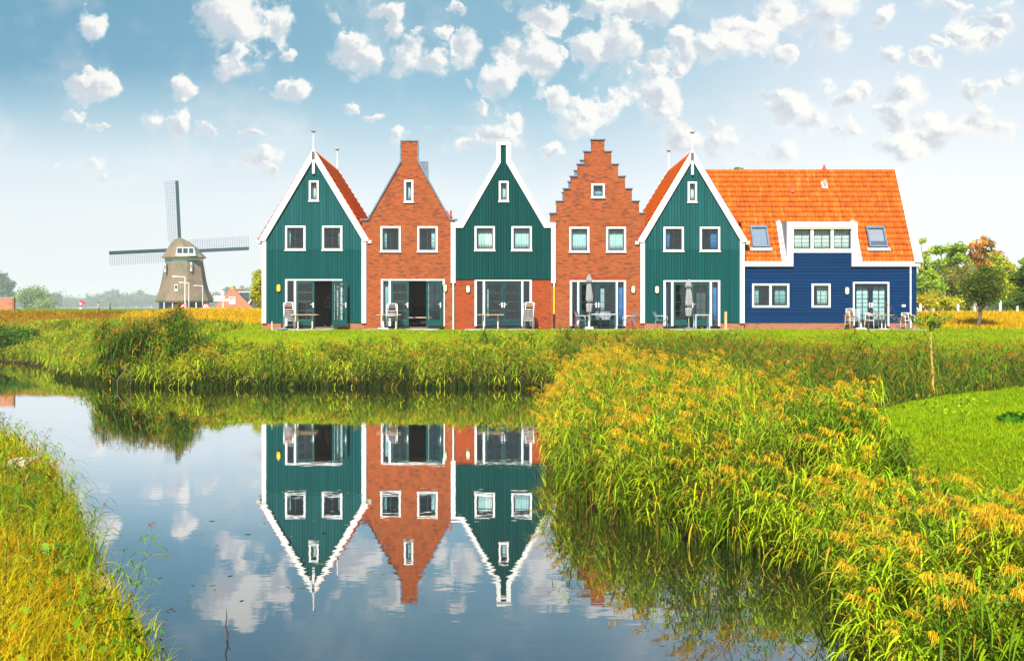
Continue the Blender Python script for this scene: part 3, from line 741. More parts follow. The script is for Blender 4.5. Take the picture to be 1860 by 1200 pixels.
# ------------------------------------------------------------------ green timber houses with steep gables
def timber_house(px_l, px_r, px_c, ytop, yeave, label, wins, attic, door, lampxy, lampmat, open_right, ocurt, rear_top, gut_side, dcurt):
    root = house_root('timber_house', px_c, label)
    xl, xr, xc = fx(px_l), fx(px_r), fx(px_c)
    Yw = YF - .02
    poly = [(xl + .02, fz(586)), (xr - .02, fz(586)), (xr - .02, fz(yeave)), (xc, fz(ytop + 8)), (xl + .02, fz(yeave))]
    holes = [hole(*w[0]) for w in wins] + [hole(*attic[0])] + [(fx(door[0]) + .05, fx(door[5]) - .05, fz(592) + .01 if False else fz(585.9), fz(door[6]) - .03)]
    # the door opening cuts through the bottom edge
    dx0, dx1, dz = fx(door[0]) + .05, fx(door[5]) - .05, fz(door[6]) - .03
    poly = [(xl + .02, fz(586)), (dx0, fz(586)), (dx0, dz), (dx1, dz), (dx1, fz(586)), (xr - .02, fz(586)), (xr - .02, fz(yeave)), (xc, fz(ytop + 8)), (xl + .02, fz(yeave))]
    w = MB(); w.plate(poly, Yw, Yw + .2, holes[:-1]); w.build('wall', M['green_boards'], root)
    w = MB(); w.box(xl + .25, dx0 - .01, Yw - .012, Yw - .001, fz(453.2), fz(451.8)); w.box(xl + .25, xr - .25, Yw - .012, Yw - .001, fz(453.2), fz(451.8)) if False else None
    w = MB(); w.box(xl + .24, xr - .24, Yw - .014, Yw - .002, fz(454.2), fz(452.2)); w.build('board_seam', M['green_boards'], root)
    plinth(root, px_l + .6, px_r - .6, gaps=((door[0], door[5]),))
    for (p0, p1) in ((px_l, px_l + 8), (px_r - 8.5, px_r)):
        w = MB(); w.box(fx(p0), fx(p1), Yw - .07, Yw - .003, fz(587), fz(yeave) + .02); w.build('corner_board', M['white_paint'], root, bevel=.005)
    # white boards along both slopes of the gable
    for s in (-1, 1):
        xe = xl if s < 0 else xr
        o = MB(); o.plate([(xc, fz(ytop - 2)), (xe + s * .12, fz(yeave + 1)), (xe + s * .10, fz(yeave + 5)), (xe - s * .17, fz(yeave + 5)), (xc, fz(ytop + 17.5))], Yw - .13, Yw - .075)
        o.build('gable_board', M['white_paint'], root, bevel=.005)
        # gutter end
        gx = xe + s * .16
        o = MB(); o.box(gx - .10, gx + .10, Yw - .06, YF + HD, fz(yeave + 9), fz(yeave + 3)); o.build('gutter', M['white_dull'], root)
    zr, ze = fz(ytop + 6), fz(yeave + 3.5)
    Y0, Y1 = Yw - .07, YF + HD + .15
    for s in (-1, 1):
        xe = (xl - .10) if s < 0 else (xr + .10)
        rf = tile_roof('roof', root, (xe, Y0, ze), (xe, Y1, ze), (xc, Y1, zr), (xc, Y0, zr), 'tile_shade_lift')
    ridge_tiles(root, (xc, Y0, zr + .03), (xc, Y1, zr + .03), 'tile_shade_lift')
    # rear gable boards show above the roof
    for s in (-1, 1):
        xe = xl if s < 0 else xr
        o = MB(); o.plate([(xc, fz(ytop - 4)), (xe + s * .12, fz(yeave - 1)), (xe - s * .2, fz(yeave + 8)), (xc, fz(ytop + 20))], Y1 + .002, Y1 + .05); o.build('gable_board', M['white_dull'], root)
    finial(root, px_c, rear_top[0], ytop + 2, Yw - .09, (ytop + 4, ytop + 44))
    finial(root, px_c, rear_top[1], ytop + 2, Y1 - .1)
    shell(root, xl + .03, xr - .03, fz(yeave) - .2, 'interior', (xc, fz(ytop + 12)))
    for w_ in wins: window(root, *w_[0], curt=w_[1])
    window(root, *attic[0], curt=attic[1], bars=(0, 0))
    french_doors(root, door[:6], door[6], door[7], right_open=open_right, side_curt=dcurt)
    for (f0, f1, mat) in ocurt: curtain(root, fx(f0), fx(f1), G + .15, fz(door[6]) - .1, YF + .5, mat)
    lamp(root, *lampxy, mat=lampmat, Y=Yw)
    return root
B_ = 'curtain_blue'; W_ = 'curtain_white'; P_ = 'curtain_pale'; T_ = 'curtain_teal'
h1 = timber_house(476, 665.5, 570, 272, 433, 'dark green timber house with white gable boards and open door at the left end',
    [((518, 555, 410, 455), [(.02, .16, P_)]), ((585, 622, 410, 455), [(.84, .98, P_)])], ((561, 579, 328, 366), [(.02, .98, W_)]),
    (518, 534, 538, 604, 608, 622, 507, 592), (506.5, 523), 'yellow', 152, [(606, 616, P_)], (238, 230), 1, (None, (W_, .2, .5)))
h5 = timber_house(1163, 1352, 1257, 274, 435, 'dark green timber house with white gable boards joined to the blue house',
    [((1205, 1242, 412, 457), [(.03, .32, B_)]), ((1271, 1308, 412, 457), [(.60, .97, B_)])], ((1249, 1266, 330, 368), [(.02, .98, W_)]),
    (1205, 1219, 1223, 1289, 1293, 1308, 509, 592), (1193, 526), 'cream', None, [(1268, 1284, 'wicker_grey')], (240, 233), 1, ((B_, .05, .4), (B_, .35, .98)))

# ------------------------------------------------------------------ brick house with a straight gable and chimney neck
def neck_outline(pl, pr, ysh, pn0, pn1, yn, ytop, pb0, pb1, ybot):
    return [(fx(pb0), fz(ybot)), (fx(pb1), fz(ybot)), (fx(pr), fz(ysh)), (fx(pb1) if False else fx(pr), fz(ysh)), (fx(pn1), fz(yn)), (fx(pn1), fz(ytop)), (fx(pn0), fz(ytop)), (fx(pn0), fz(yn)), (fx(pl), fz(ysh))]
h2 = house_root('brick_house', 743, 'orange brick house with plain pointed gable ending in a chimney top')
Yw = YF + .01
def cut_bottom(poly_lr, dx0, dx1, dz, zb):
    """outline whose bottom edge (first two points) has a door opening"""
    (a, b), rest = poly_lr[:2], poly_lr[2:]
    return [a, (dx0, zb), (dx0, dz), (dx1, dz), (dx1, zb), b] + rest
dx0, dx1 = fx(692) + .05, fx(808) - .05
zb = G - .35
out = [(fx(661.5), zb), (fx(823), zb), (fx(823), fz(400)), (fx(818), fz(400)), (fx(759), fz(293)), (fx(758), fz(257)), (fx(729), fz(257)), (fx(728.5), fz(293)), (fx(668), fz(400)), (fx(658), fz(400)), (fx(658), fz(436)), (fx(661.5), fz(436))]
w = MB(); w.plate(cut_bottom(out, dx0, dx1, fz(510), zb), Yw, Yw + .25, [hole(691, 728, 411, 458), hole(758, 795, 411, 458), hole(734, 751, 327, 368)]); w.build('wall', M['brick_orange'], h2)
c = MB()
for s, pts in ((0, [(668, 400), (728.5, 293.5)]), (1, [(759, 293.5), (818, 400)])):
    (ax, az), (bx, bz) = pts; c.bar((fx(ax), Yw + .10, fz(az) + .03), (fx(bx), Yw + .10, fz(bz) + .03), .36, .07, up=(0, 1, 0) if False else (0, 0, 1))
c.box(fx(654.5), fx(669), Yw - .06, Yw + .3, fz(400.5), fz(397.5)); c.box(fx(816.5), fx(830.5), Yw - .06, Yw + .3, fz(400.5), fz(397.5))
c.box(fx(726.5), fx(728.8), Yw - .03, Yw + .28, fz(294), fz(256.9)); c.box(fx(758.2), fx(760.5), Yw - .03, Yw + .28, fz(294), fz(256.9)); c.box(fx(727), fx(760), Yw - .04, Yw + .29, fz(256.8), fz(254.5))
c.build('coping', M['zinc'], h2)
zr, ze = fz(300), fz(404)
for s in (-1, 1):
    xe = fx(664) if s < 0 else fx(822); tile_roof('roof', h2, (xe, Yw + .28, ze), (xe, YF + HD, ze), (fx(743.5), YF + HD, zr), (fx(743.5), Yw + .28, zr), 'tile_shade_lift')
rear = [(fx(661.5), zb), (fx(823), zb), (fx(823), fz(400)), (fx(818), fz(398)), (fx(759), fz(293)), (fx(758), fz(256)), (fx(729), fz(256)), (fx(728.5), fz(293)), (fx(668), fz(398)), (fx(661.5), fz(400))]
shell(h2, fx(662), fx(822), fz(404) - .1, 'interior', rear=rear, rear_mat='zinc')
w = MB(); w.lathe([(.07, 0), (.07, .25), (.05, .28), (.05, .5), (.03, .55)], (fx(817.5), YF + 1.0, fz(399)), 10); w.build('roof_pot', M['tile_pot'] if 'tile_pot' in M else paint('tile_pot', (.5, .06, .02), .6), h2)
window(h2, 691, 728, 411, 458, [(.02, .26, T_)]); window(h2, 758, 795, 411, 458, [(.72, .98, P_)]); window(h2, 734, 751, 327, 368, [(.02, .98, P_)], bars=(0, 0))
for (a, b) in ((690, 729), (757, 796)):
    w = MB(); w.box(fx(a), fx(b), Yw - .012, Yw - .001, fz(411) + .004, fz(411) + .21); 
french_doors(h2, (692, 706, 710, 775, 779, 808), 507, 592, right_open=153, side_curt=((T_, .02, .95), None))
lamp(h2, 808.5, 523, Y=Yw)
downpipe(h2, 823.5, 514, 598)

# ------------------------------------------------------------------ green neck-gable house on a brick ground floor
h3 = house_root('neck_gable_house', 914, 'bright green boarded house with white bell gable and red brick ground floor')
Yw = YF - .05
out = [(fx(824), fz(507)), (fx(1004), fz(507)), (fx(1004), fz(407)), (fx(990), fz(407)), (fx(922), fz(292)), (fx(922), fz(259)), (fx(907), fz(259)), (fx(907), fz(292)), (fx(840), fz(407)), (fx(824), fz(407))]
w = MB(); w.plate(out, Yw, Yw + .25, [hole(862, 899, 411, 456), hole(929, 966, 411, 456), hole(906, 924, 329, 367)]); w.build('wall', M['deep_green_boards'], h3)
w = MB(); w.box(fx(829), fx(1000), Yw - .014, Yw - .002, fz(453.8), fz(452.4)); w.build('board_seam', M['deep_green_boards'], h3)
w = MB(); w.plate(cut_bottom([(fx(825.5), zb), (fx(1002), zb), (fx(1002), fz(507) - .003), (fx(825.5), fz(507) - .003)], fx(862) + .05, fx(966) - .05, fz(510), zb), YF + .02, YF + .22); w.build('brick_base', M['brick_red'], h3)
ring = [(fx(819), fz(404)), (fx(838), fz(404)), (fx(860), fz(368)), (fx(902), fz(292)), (fx(902), fz(256)), (fx(928), fz(256)), (fx(928), fz(292)), (fx(970), fz(368)), (fx(992), fz(404)), (fx(1009), fz(404)),
        (fx(1009), fz(414)), (fx(988.5), fz(414)), (fx(919.3), fz(296)), (fx(919.3), fz(264)), (fx(909.3), fz(264)), (fx(909.3), fz(296)), (fx(841), fz(414)), (fx(819), fz(414))]
w = MB(); w.plate(ring, Yw - .08, Yw - .003); w.build('gable_board', M['white_paint'], h3, bevel=.005)
w = MB()
w.bar((fx(838), Yw + .06, fz(403.4)), (fx(902), Yw + .06, fz(291)), .34, .03); w.bar((fx(928), Yw + .06, fz(291)), (fx(992), Yw + .06, fz(403.4)), .34, .03); w.box(fx(900.5), fx(929.5), Yw - .11, Yw + .28, fz(255.9), fz(254.8))
w.build('coping', M['white_dull'], h3)
for p0, p1 in ((819, 827.5), (1001, 1009)):
    w = MB(); w.box(fx(p0), fx(p1), Yw - .07, Yw - .004, fz(514), fz(414.1)); w.build('corner_board', M['white_paint'], h3, bevel=.005)
zr, ze = fz(310), fz(425)
for s in (-1, 1):
    xe = fx(826) if s < 0 else fx(1002); tile_roof('roof', h3, (xe, Yw + .3, ze), (xe, YF + HD, ze), (fx(914.5), YF + HD, zr), (fx(914.5), Yw + .3, zr), 'tile_shade_lift')
rear = [(fx(826), zb), (fx(1002), zb), (fx(1002), fz(408)), (fx(990), fz(408)), (fx(922), fz(292)), (fx(922), fz(259)), (fx(907), fz(259)), (fx(907), fz(292)), (fx(840), fz(408)), (fx(826), fz(408))]
shell(h3, fx(826), fx(1002), fz(414), 'interior', rear=rear, rear_mat='zinc', rear_holes=[(fx(872), fx(886), G + .5, G + 2.2)])
rw = MB(); rw.ring(fx(872), fx(886), G + .5, G + 2.2, .07, YF + HD + .02, YF + HD + .1); rw = rw.build('window', M['white_paint'], h3); pane('pane', rw, fx(872) + .06, fx(886) - .06, G + .56, G + 2.14, YF + HD + .05)
window(h3, 862, 899, 411, 456, [(.02, .52, P_), (.5, .98, W_)], Y=Yw, bars=(0, 0)); window(h3, 929, 966, 411, 456, [(.02, .98, P_)], Y=Yw, bars=(0, 0)); window(h3, 906, 924, 329, 367, [(.02, .98, P_)], bars=(0, 0), Y=Yw)
french_doors(h3, (862, 877, 881, 947, 950.5, 966), 507.6, 592, mat='door_dark', Y=YF + .04)
lamp(h3, 850, 525, Y=YF + .02); 
w = MB(); w.tube([(fx(1006.2), YF - .1, fz(597)), (fx(1006.2), YF - .1, fz(570))], .05, 8, 0); w.tube([(fx(1006.2), YF - .1, fz(570)), (fx(1006.2), YF - .1, fz(521))], .042, 8, 1); w.tube([(fx(1006.2), YF - .1, fz(521)), (fx(1006.2), YF - .1, fz(513))], .04, 8, 2)
w.build('downpipe', [M['black'], M['yellow'], M['white_paint']], h3)

# ------------------------------------------------------------------ stepped gable house
h4 = house_root('stepped_gable_house', 1086, 'orange brick house with stepped gable and grey coping stones')
Yw = YF + .012
st = [(86, 386), (75, 364), (62, 341.5), (49.5, 319), (37, 297), (24.5, 274), (12, 252.5)]
right_ = []; left_ = []
for i, (hw, y) in enumerate(st):
    zt = fz(y + 2)
    right_ += [(fx(1086 + hw), zt)] if i == 0 else [(fx(1086 + hw), fz(st[i - 1][1] + 2)), (fx(1086 + hw), zt)]
left_ = [(2 * fx(1086) - x, z) for x, z in right_][::-1]
out = [(fx(1001.5), zb), (fx(1170), zb)] + right_ + left_
w = MB(); w.plate(cut_bottom(out, fx(1035) + .05, fx(1137) - .05, fz(511.5), zb), Yw, Yw + .25, [hole(1034, 1070.5, 412, 458.5), hole(1101, 1137, 412, 458.5), hole(1074, 1098.5, 333.5, 360)]); w.build('wall', M['brick_orange'], h4)
def step_copings(Yc, name, mat):
    for i, (hw, y) in enumerate(st):
        inner = st[i + 1][0] if i < 6 else 0
        for s in (-1, 1):
            if i == 6:
                if s == 1: c = MB(); c.box(fx(1086 - hw - 1.4), fx(1086 + hw + 1.4), Yc - .07, Yc + .33, fz(y + 1.95), fz(y)); c.build(name, mat, h4)
            else:
                a, b = fx(1086 + s * (inner + .06)), fx(1086 + s * (hw + 1.8)); c = MB(); c.box(min(a, b), max(a, b), Yc - .07, Yc + .33, fz(y + 1.95), fz(y)); c.build(name, mat, h4)
step_copings(Yw, 'coping', M['zinc'])
zr, ze = fz(282), fz(404)
for s in (-1, 1):
    xe = fx(1003) if s < 0 else fx(1169); tile_roof('roof', h4, (xe, Yw + .3, ze), (xe, YF + HD, ze), (fx(1086), YF + HD, zr), (fx(1086), Yw + .3, zr), 'tile_shade_lift')
rear = [(fx(1002), zb), (fx(1170), zb)] + right_ + left_
shell(h4, fx(1009.5), fx(1162), fz(404) - .1, 'interior', rear=rear, rear_mat='zinc', rear_holes=[(fx(1103), fx(1126), G + .55, G + 2.25)])
rw = MB(); rw.ring(fx(1103), fx(1126), G + .55, G + 2.25, .07, YF + HD + .02, YF + HD + .1); rw.box(fx(1114.5) - .03, fx(1114.5) + .03, YF + HD + .022, YF + HD + .098, G + .62, G + 2.18); rw.box(fx(1103) + .08, fx(1114.5) - .03, YF + HD + .03, YF + HD + .09, G + 1.55, G + 1.6)
rw = rw.build('window', M['white_paint'], h4); pane('pane', rw, fx(1103) + .06, fx(1126) - .06, G + .61, G + 2.19, YF + HD + .05)
step_copings(YF + HD, 'coping', M['zinc'])
window(h4, 1034, 1070.5, 412, 458.5, [(.02, .98, P_)], bars=(0, 0)); window(h4, 1101, 1137, 412, 458.5, [(.02, .98, P_)], bars=(0, 0)); window(h4, 1074, 1098.5, 333.5, 360, [(.02, .98, T_)], bars=(0, 0))
french_doors(h4, (1035, 1048.5, 1052, 1118.5, 1122, 1137), 509, 592, mat='door_dark', side_curt=((B_, .02, .25), (B_, .04, .98)))
lamp(h4, 1150, 525.5, Y=Yw)
for (pa, pb_, py) in ((1033, 1072, 412), (1100, 1138.5, 412), (1034, 1138, 509)):
    w = MB()
    for q in np.arange(pa, pb_ - 1.2, 2.45): w.box(fx(q), fx(q + 2.1), Yw - .010, Yw - .001, fz(py - .3), fz(py - 7.2))
    w.build('brick_lintel', M['brick_red'], h4)

# ------------------------------------------------------------------ long blue house
h6 = house_root('boarded_house', 1510, 'blue boarded house with long orange tiled roof and dormer at the right end')
Yw = YF + .0
xl, xr = fx(1353), fx(1665)
ymR, zR = YF + 3.15, EYE + (557 - 314) / FOC * (YF + 3.15)
zE = fz(477)
dz = fz(515)
wall_out = [(xl, fz(586)), (fx(1549) + .05, fz(586)), (fx(1549) + .05, fz(514)), (fx(1615) - .05, fz(514)), (fx(1615) - .05, fz(586)), (xr, fz(586)), (xr, fz(482)), (fx(1548), fz(482)), (fx(1548), fz(411)), (fx(1438), fz(411)), (fx(1438), fz(482)), (xl, fz(482))]
w = MB(); w.plate(wall_out, Yw, Yw + .2, [hole(1366, 1433, 515, 558), hole(1474, 1508.5, 515, 558), (fx(1441), fx(1545), fz(452), fz(415.5))]); w.build('wall', M['blue_boards'], h6)
w = MB(); w.box(fx(1440) - .02, fx(1440) + .02, Yw - .014, Yw - .002, fz(585), fz(485)); w.box(fx(1546) - .02, fx(1546) + .02, Yw - .014, Yw - .002, fz(509), fz(485)); w.build('board_seam', M['blue_boards'], h6)
plinth(h6, 1353, 1665, gaps=((1549, 1615),))
fas = [(fx(1352.5), fz(484)), (fx(1440), fz(484)), (fx(1440), fz(413.5)), (fx(1546), fz(413.5)), (fx(1546), fz(484)), (fx(1670), fz(484)), (fx(1670), fz(474.5)), (fx(1556.5), fz(474.5)), (fx(1556.5), fz(403.5)), (fx(1428.5), fz(403.5)), (fx(1428.5), fz(474.5)), (fx(1352.5), fz(474.5))]
w = MB(); w.plate(fas, Yw - .14, Yw - .003); w.build('fascia', M['white_paint'], h6, bevel=.006)
# dormer: three windows in one white frame, cheeks and flat roof
zd = fz(404)
ty = lambda z: YF - .05 + (z - zE) / (zR - zE) * (ymR - YF + .05)   # roof slope: y at height z
f = MB(); z0, z1 = fz(459), fz(413.6)
cells = [(1441.5, 1472), (1477.5, 1508.5), (1514, 1545)]
f.plate([(fx(1440.1), z0), (fx(1545.9), z0), (fx(1545.9), z1), (fx(1440.1), z1)], Yw - .05, Yw - .003, [(fx(a), fx(b), fz(452), fz(415.5)) for a, b in cells])
dw = f.build('dormer_window', M['white_paint'], h6, bevel=.004)
s = MB(); s.box(fx(1440.1), fx(1545.9), Yw - .12, Yw - .052, fz(416), fz(414.3)); s.build('sill', M['cream'], dw)
for k, (a, b) in enumerate(cells):
    s = MB(); a, b = fx(a), fx(b); s.ring(a + .002, b - .002, fz(452) + .002, fz(415.5) - .002, .045, Yw + .01, Yw + .06)
    s.box((a + b) / 2 - .014, (a + b) / 2 + .014, Yw + .02, Yw + .034, fz(451), fz(416.5)); zz = (fz(452) + fz(415.5)) / 2; s.box(a + .045, b - .045, Yw + .0185, Yw + .0325, zz - .014, zz + .014)
    s.build('sash', M['sash_dark'], dw); pane('pane', dw, a + .04, b - .04, fz(451), fz(416.5), Yw + .036)
    curtain(dw, a, b, fz(453), fz(414.5), Yw + .25, 'curtain_white', 7)
w = MB(); w.box(fx(1428.6), fx(1556.4), Yw - .003, ty(zd) + .12, zd + .003, zd + .05)
for p, q in ((1428.6, 1431), (1554, 1556.4)): w.add([(fx(x), y, z) for x in (p, q) for y, z in ((Yw - .003, fz(474)), (Yw - .003, zd), (ty(zd) + .2, zd))], [(0, 1, 2), (5, 4, 3), (0, 3, 4, 1), (1, 4, 5, 2), (2, 5, 3, 0)])
w.build('dormer_cheek', M['zinc'], h6)
nrm = Vector((0, -(zR - zE), (ymR - YF + .05))).normalized()
def on_roof(px, f, off=0.):   # point on the slope: lateral survey px at the front, f = 0 eave .. 1 ridge
    return Vector((fx(px), YF - .05 + (ymR - YF + .05) * f, zE + (zR - zE) * f)) + nrm * off
def roof_f(py):               # slope fraction seen at height py
    lo, hi = 0., 1.
    for _ in range(40):
        mid = (lo + hi) / 2; p = on_roof(1500, mid)
        if CY - (p.z - EYE) * FOC / p.y > py: lo = mid
        else: hi = mid
    return lo
def roof_x(px, f):            # survey px as seen -> lateral at that depth
    y = on_roof(1500, f).y; return CX + (px - CX) * y / YF
# flashing strip beside the dormer
for sgn, p0 in ((-1, 1427.8), (1, 1557.2)):
    w = MB(); f1 = (zd - zE) / (zR - zE)
    w.bar(on_roof(p0 + sgn * 4, .0, .09), on_roof(p0 + sgn * 4, f1 + .03, .09), .26, .03, up=nrm); w.build('flashing', M['zinc_light'], h6)
# roof in strips around the dormer
fd = (zd - zE) / (zR - zE) + .02
def strip(p0, p1, f0, f1): tile_roof('roof', h6, on_roof(p0, f0), on_roof(p1, f0), on_roof(p1, f1), on_roof(p0, f1), 'tile_orange')
NR = 17
fd = (zd + .07 - zE) / (zR - zE)
def tiled(p0, p1, f0, f1, name='roof'):
    L = (on_roof(0, f1) - on_roof(0, f0)).length; n = max(1, round((f1 - f0) * NR))
    return tile_roof(name, h6, on_roof(p0, f0), on_roof(p1, f0), on_roof(p1, f1), on_roof(p0, f1), 'tile_orange', rh=L / n)
tiled(1285, 1664, fd, 1.); tiled(1354, 1425.7, 0, fd); tiled(1559.3, 1664, 0, fd)
tile_roof('roof', h6, (fx(1335), 2 * ymR - YF, zE), (fx(1664), 2 * ymR - YF, zE), (fx(1664), ymR, zR), (fx(1335), ymR, zR), 'tile_shade_lift')
ridge_tiles(h6, (fx(1285), ymR, zR + .06), (fx(1664), ymR, zR + .06), 'tile_orange', .12)
w = MB(); w.bar(on_roof(1667, -.015, .02), on_roof(1667, 1.025, .02), .40, .30, up=nrm); 
w.bar((fx(1667), 2 * ymR - YF, zE), (fx(1667), ymR + .05, zR + .1), .40, .30); w.build('gable_board', M['white_paint'], h6)
gp = [(YF + .2, zE - .1), (2 * ymR - YF - .2, zE - .1), (ymR, zR - .25)]
w = MB(); w.box(xr - .2, xr, YF + .2, 2 * ymR - YF - .2, G - .3, zE - .1); w.add([(x, y, z) for x in (xr - .2, xr) for y, z in gp], [(0, 1, 2), (5, 4, 3), (0, 3, 4, 1), (1, 4, 5, 2), (2, 5, 3, 0)])
w.box(xl, xr - .2, 2 * ymR - YF - .2, 2 * ymR - YF, G - .3, zE - .1); w.build('side_wall', M['blue_boards'], h6)
w = MB(); w.box(xl + .2, xr - .21, YF + .22, 2 * ymR - YF - .21, G - .25, G + .1); w.build('floor', M['floor_wood'], h6)
w = MB(); w.box(xl + .2, xr - .21, YF + .24, 2 * ymR - YF - .21, G + 2.5, G + 2.7); w.box(xl + .2, xr - .21, YF + 3.2, YF + 3.3, G + .11, G + 2.49); w.box(fx(1440), fx(1546), YF + 1.5, YF + 1.55, G + 2.72, zd - .05); w.build('room', M['interior'], h6)
window(h6, 1366, 1433.5, 515, 558.5, [(.01, .18, T_), (.66, .98, T_)], split=(fx(1397.5), fx(1401.5)), bars=(1, 1), sill=False)
window(h6, 1474, 1508.5, 515, 558.5, [(.32, .98, P_)], bars=(1, 1), sill=False)
lamp(h6, 1538, 528, Y=Yw)
# dark french doors with curtains
f = MB(); a, d = fx(1549), fx(1615); zt, zb2 = fz(512), fz(592)
f.box(a, a + .085, Yw - .04, Yw + .12, zb2, zt - .085); f.box(d - .085, d, Yw - .04, Yw + .12, zb2, zt - .085); f.box(a, d, Yw - .042, Yw + .12, zt - .085, zt); f.build('door_frame', M['white_paint'], h6, bevel=.004)
wl = (d - a - .17) / 2 - .003; T = Matrix.Translation
door_leaf(h6, wl, zt - zb2 - .1, T((a + .087, Yw + .03, zb2 + .012)), 'navy', handle_side=1); door_leaf(h6, wl, zt - zb2 - .1, T((d - .087 - wl, Yw + .03, zb2 + .012)), 'navy', handle_side=-1)
curtain(h6, a + .1, a + .82, G + .2, zt - .12, Yw + .3, P_, 6); curtain(h6, d - .84, d - .1, G + .2, zt - .12, Yw + .3, P_, 6)
downpipe(h6, 1653, 484, 597)
w = MB(); w.box(fx(1637.5), fx(1644.5), Yw - .06, Yw - .002, fz(557.5), fz(553)); w.build('meter_box', M['white_dull'], h6, bevel=.01)
# roof windows, vent, ridge knob
def skylight(px0, px1, py0, py1, blind):
    f0, f1 = roof_f(py1), roof_f(py0); xa, xb = roof_x((px0 + px1) / 2, (f0 + f1) / 2), 0
    half = (px1 - px0 - 5) / 2 * on_roof(0, (f0 + f1) / 2).y / YF
    A = on_roof(xa - half, f0, .13); B = on_roof(xa + half, f0, .13); U = (on_roof(0, f1) - on_roof(0, f0)); L = U.length; U.normalize()
    Mx = Matrix(((1, 0, 0, A.x), (0, U.y, nrm.y, A.y), (0, U.z, nrm.z, A.z), (0, 0, 0, 1)))
    W = (B - A).length
    w = MB()
    w.box(0, .08, 0, L, 0, .14); w.box(W - .08, W, 0, L, 0, .14); w.box(.08, W - .08, 0, .08, 0, .14); w.box(-.01, W + .01, L - .14, L, 0, .155); w.box(.08, W - .08, .08, L - .14, 0, .02)
    w.xf(Mx); s = w.build('roof_window', M['zinc'], h6, bevel=.01)
    w = MB(); w.box(.08, W - .08, .08, L - .14, .085, .095); w.xf(Mx); w.build('pane', M['roof_glass'], s)
    w = MB(); w.box(.10, W - .10, .10 + (.3 if blind else .02), L - .15, .03, .04); w.xf(Mx); w.build('blind', M['curtain_white'] if blind else M['curtain_pale'], s)
    w = MB(); w.box(-.12, W + .12, -.18, -.005, -.005, .03); w.xf(Mx); w.build('flashing', M['zinc_light'], s)
skylight(1361, 1397, 415, 453, False); skylight(1572, 1610, 416, 453, True)
fv = roof_f(338); p = on_roof(roof_x(1497, fv), fv, .08)
w = MB(); w.bar(p - Vector((0, .12, .19)), p + Vector((0, .12, .19)), .30, .05, up=nrm); w.tube([p, p + nrm * .1 + Vector((0, 0, .22))], .09, 10); w.build('roof_vent', M['zinc_light'], h6)
p = Vector((fx(roof_x(1497, 1)), ymR, zR + .12)); w = MB(); w.lathe([(.14, 0), (.12, .1), (.06, .16), (.05, .3)], p, 10); w.build('ridge_knob', M['tile_pot'], h6)
fv = roof_f(352); p = on_roof(roof_x(1439, fv), fv, .08); w = MB(); w.bar(p, p + Vector((0, .1, .3)), .2, .12, up=nrm); w.build('vent_tile', M['tile_pot'], h6, bevel=.03)

# ------------------------------------------------------------------ terraces
for (a, b, y0) in ((508, 612, 61.9), (668, 800, 61.9), (845, 975, 61.9), (1000, 1165, 61.7), (1166, 1330, 61.7), (1535, 1660, 61.9)):
    tag(terrace(a, b, y0, .03 + .004 * (a % 5)).build('terrace', M['paving'], None, bevel=.01), kind='structure')
# ------------------------------------------------------------------ garden chairs and tables on the terraces
GT = G + .04
def arc(c, r, a0, a1, n, f): return [f(c[0] + r * math.cos(t), c[1] + r * math.sin(t)) for t in np.linspace(a0, a1, n)]
def bistro_chair(seat_mat='wicker'):
    """tube-framed stacking armchair, woven seat and back; faces -y"""
    c = empty('garden_chair', (0, 0, 0), 'x', 'chair')
    f = MB(); r = .017
    for s in (-1, 1):
        f.tube([(s * .25, -.24, 0), (s * .255, -.23, .3), (s * .265, -.21, .60), (s * .27, -.17, .655), (s * .272, -.08, .67), (s * .27, .06, .70), (s * .25, .18, .755), (s * .17, .255, .79), (0, .275, .80)], r, 7)
        f.tube([(s * .23, .29, 0), (s * .225, .24, .4), (s * .20, .235, .62), (s * .17, .25, .785)], r, 7)
    f.tube([(-.25, -.22, .42), (.25, -.22, .42)], .014, 6); f.tube([(-.22, .24, .42), (.22, .24, .42)], .014, 6)
    for s in (-1, 1): f.tube([(s * .252, -.22, .42), (s * .224, .24, .42)], .014, 6)
    f.build('frame', M['steel'], c, smooth=True)
    s = MB(); n = 9
    s.box(-.235, .235, -.215, .225, .432, .452); s.build('seat', M[seat_mat], c, bevel=.008)
    b = MB(); vs = []; fs = []
    for j, (z, y, hw) in enumerate(((.52, .205, .17), (.64, .225, .175), (.73, .24, .15), (.775, .245, .10))):
        for i in range(7):
            t = i / 6 * 2 - 1; vs.append((t * hw, y + .02 * (1 - t * t), z))
    for j in range(3):
        for i in range(6): a = j * 7 + i; fs.append((a, a + 1, a + 8, a + 7))
    b.add(vs, fs); o = b.build('backrest', M[seat_mat], c, smooth=True); o.modifiers.new('w', 'SOLIDIFY').thickness = .018
    return c
def set_label(o, l, g=None, name=None):
    o['label'] = l
    if g: o['group'] = g
ch0 = bistro_chair(); ch1 = bistro_chair('wicker_grey')
used = set()
def put_chair(proto, x, y, z, rz, label, group):
    if proto.name in used: o = copy_tree(proto)
    else: o = proto; used.add(proto.name)
    o.location = (x, y, z); o.rotation_euler = (0, 0, rz); set_label(o, label, group); return o
ORD = ['lowest', 'second from the bottom', 'third from the bottom', 'third from the top', 'second from the top', 'topmost']
def stack(proto, px, Y, n, rz, where, group, dz=.105, tilt=0.):
    for k in range(n):
        nm = ORD[k] if n == 6 else (['lowest', 'second from the bottom', 'middle', 'second from the top', 'topmost'][k] if n == 5 else ['lowest', 'middle', 'topmost'][k])
        put_chair(proto, fx(px) * Y / YF + tilt * k, Y - .018 * k, GT + dz * k, rz + random.uniform(-.02, .02), f'{nm} chair of the stack {where}', group)
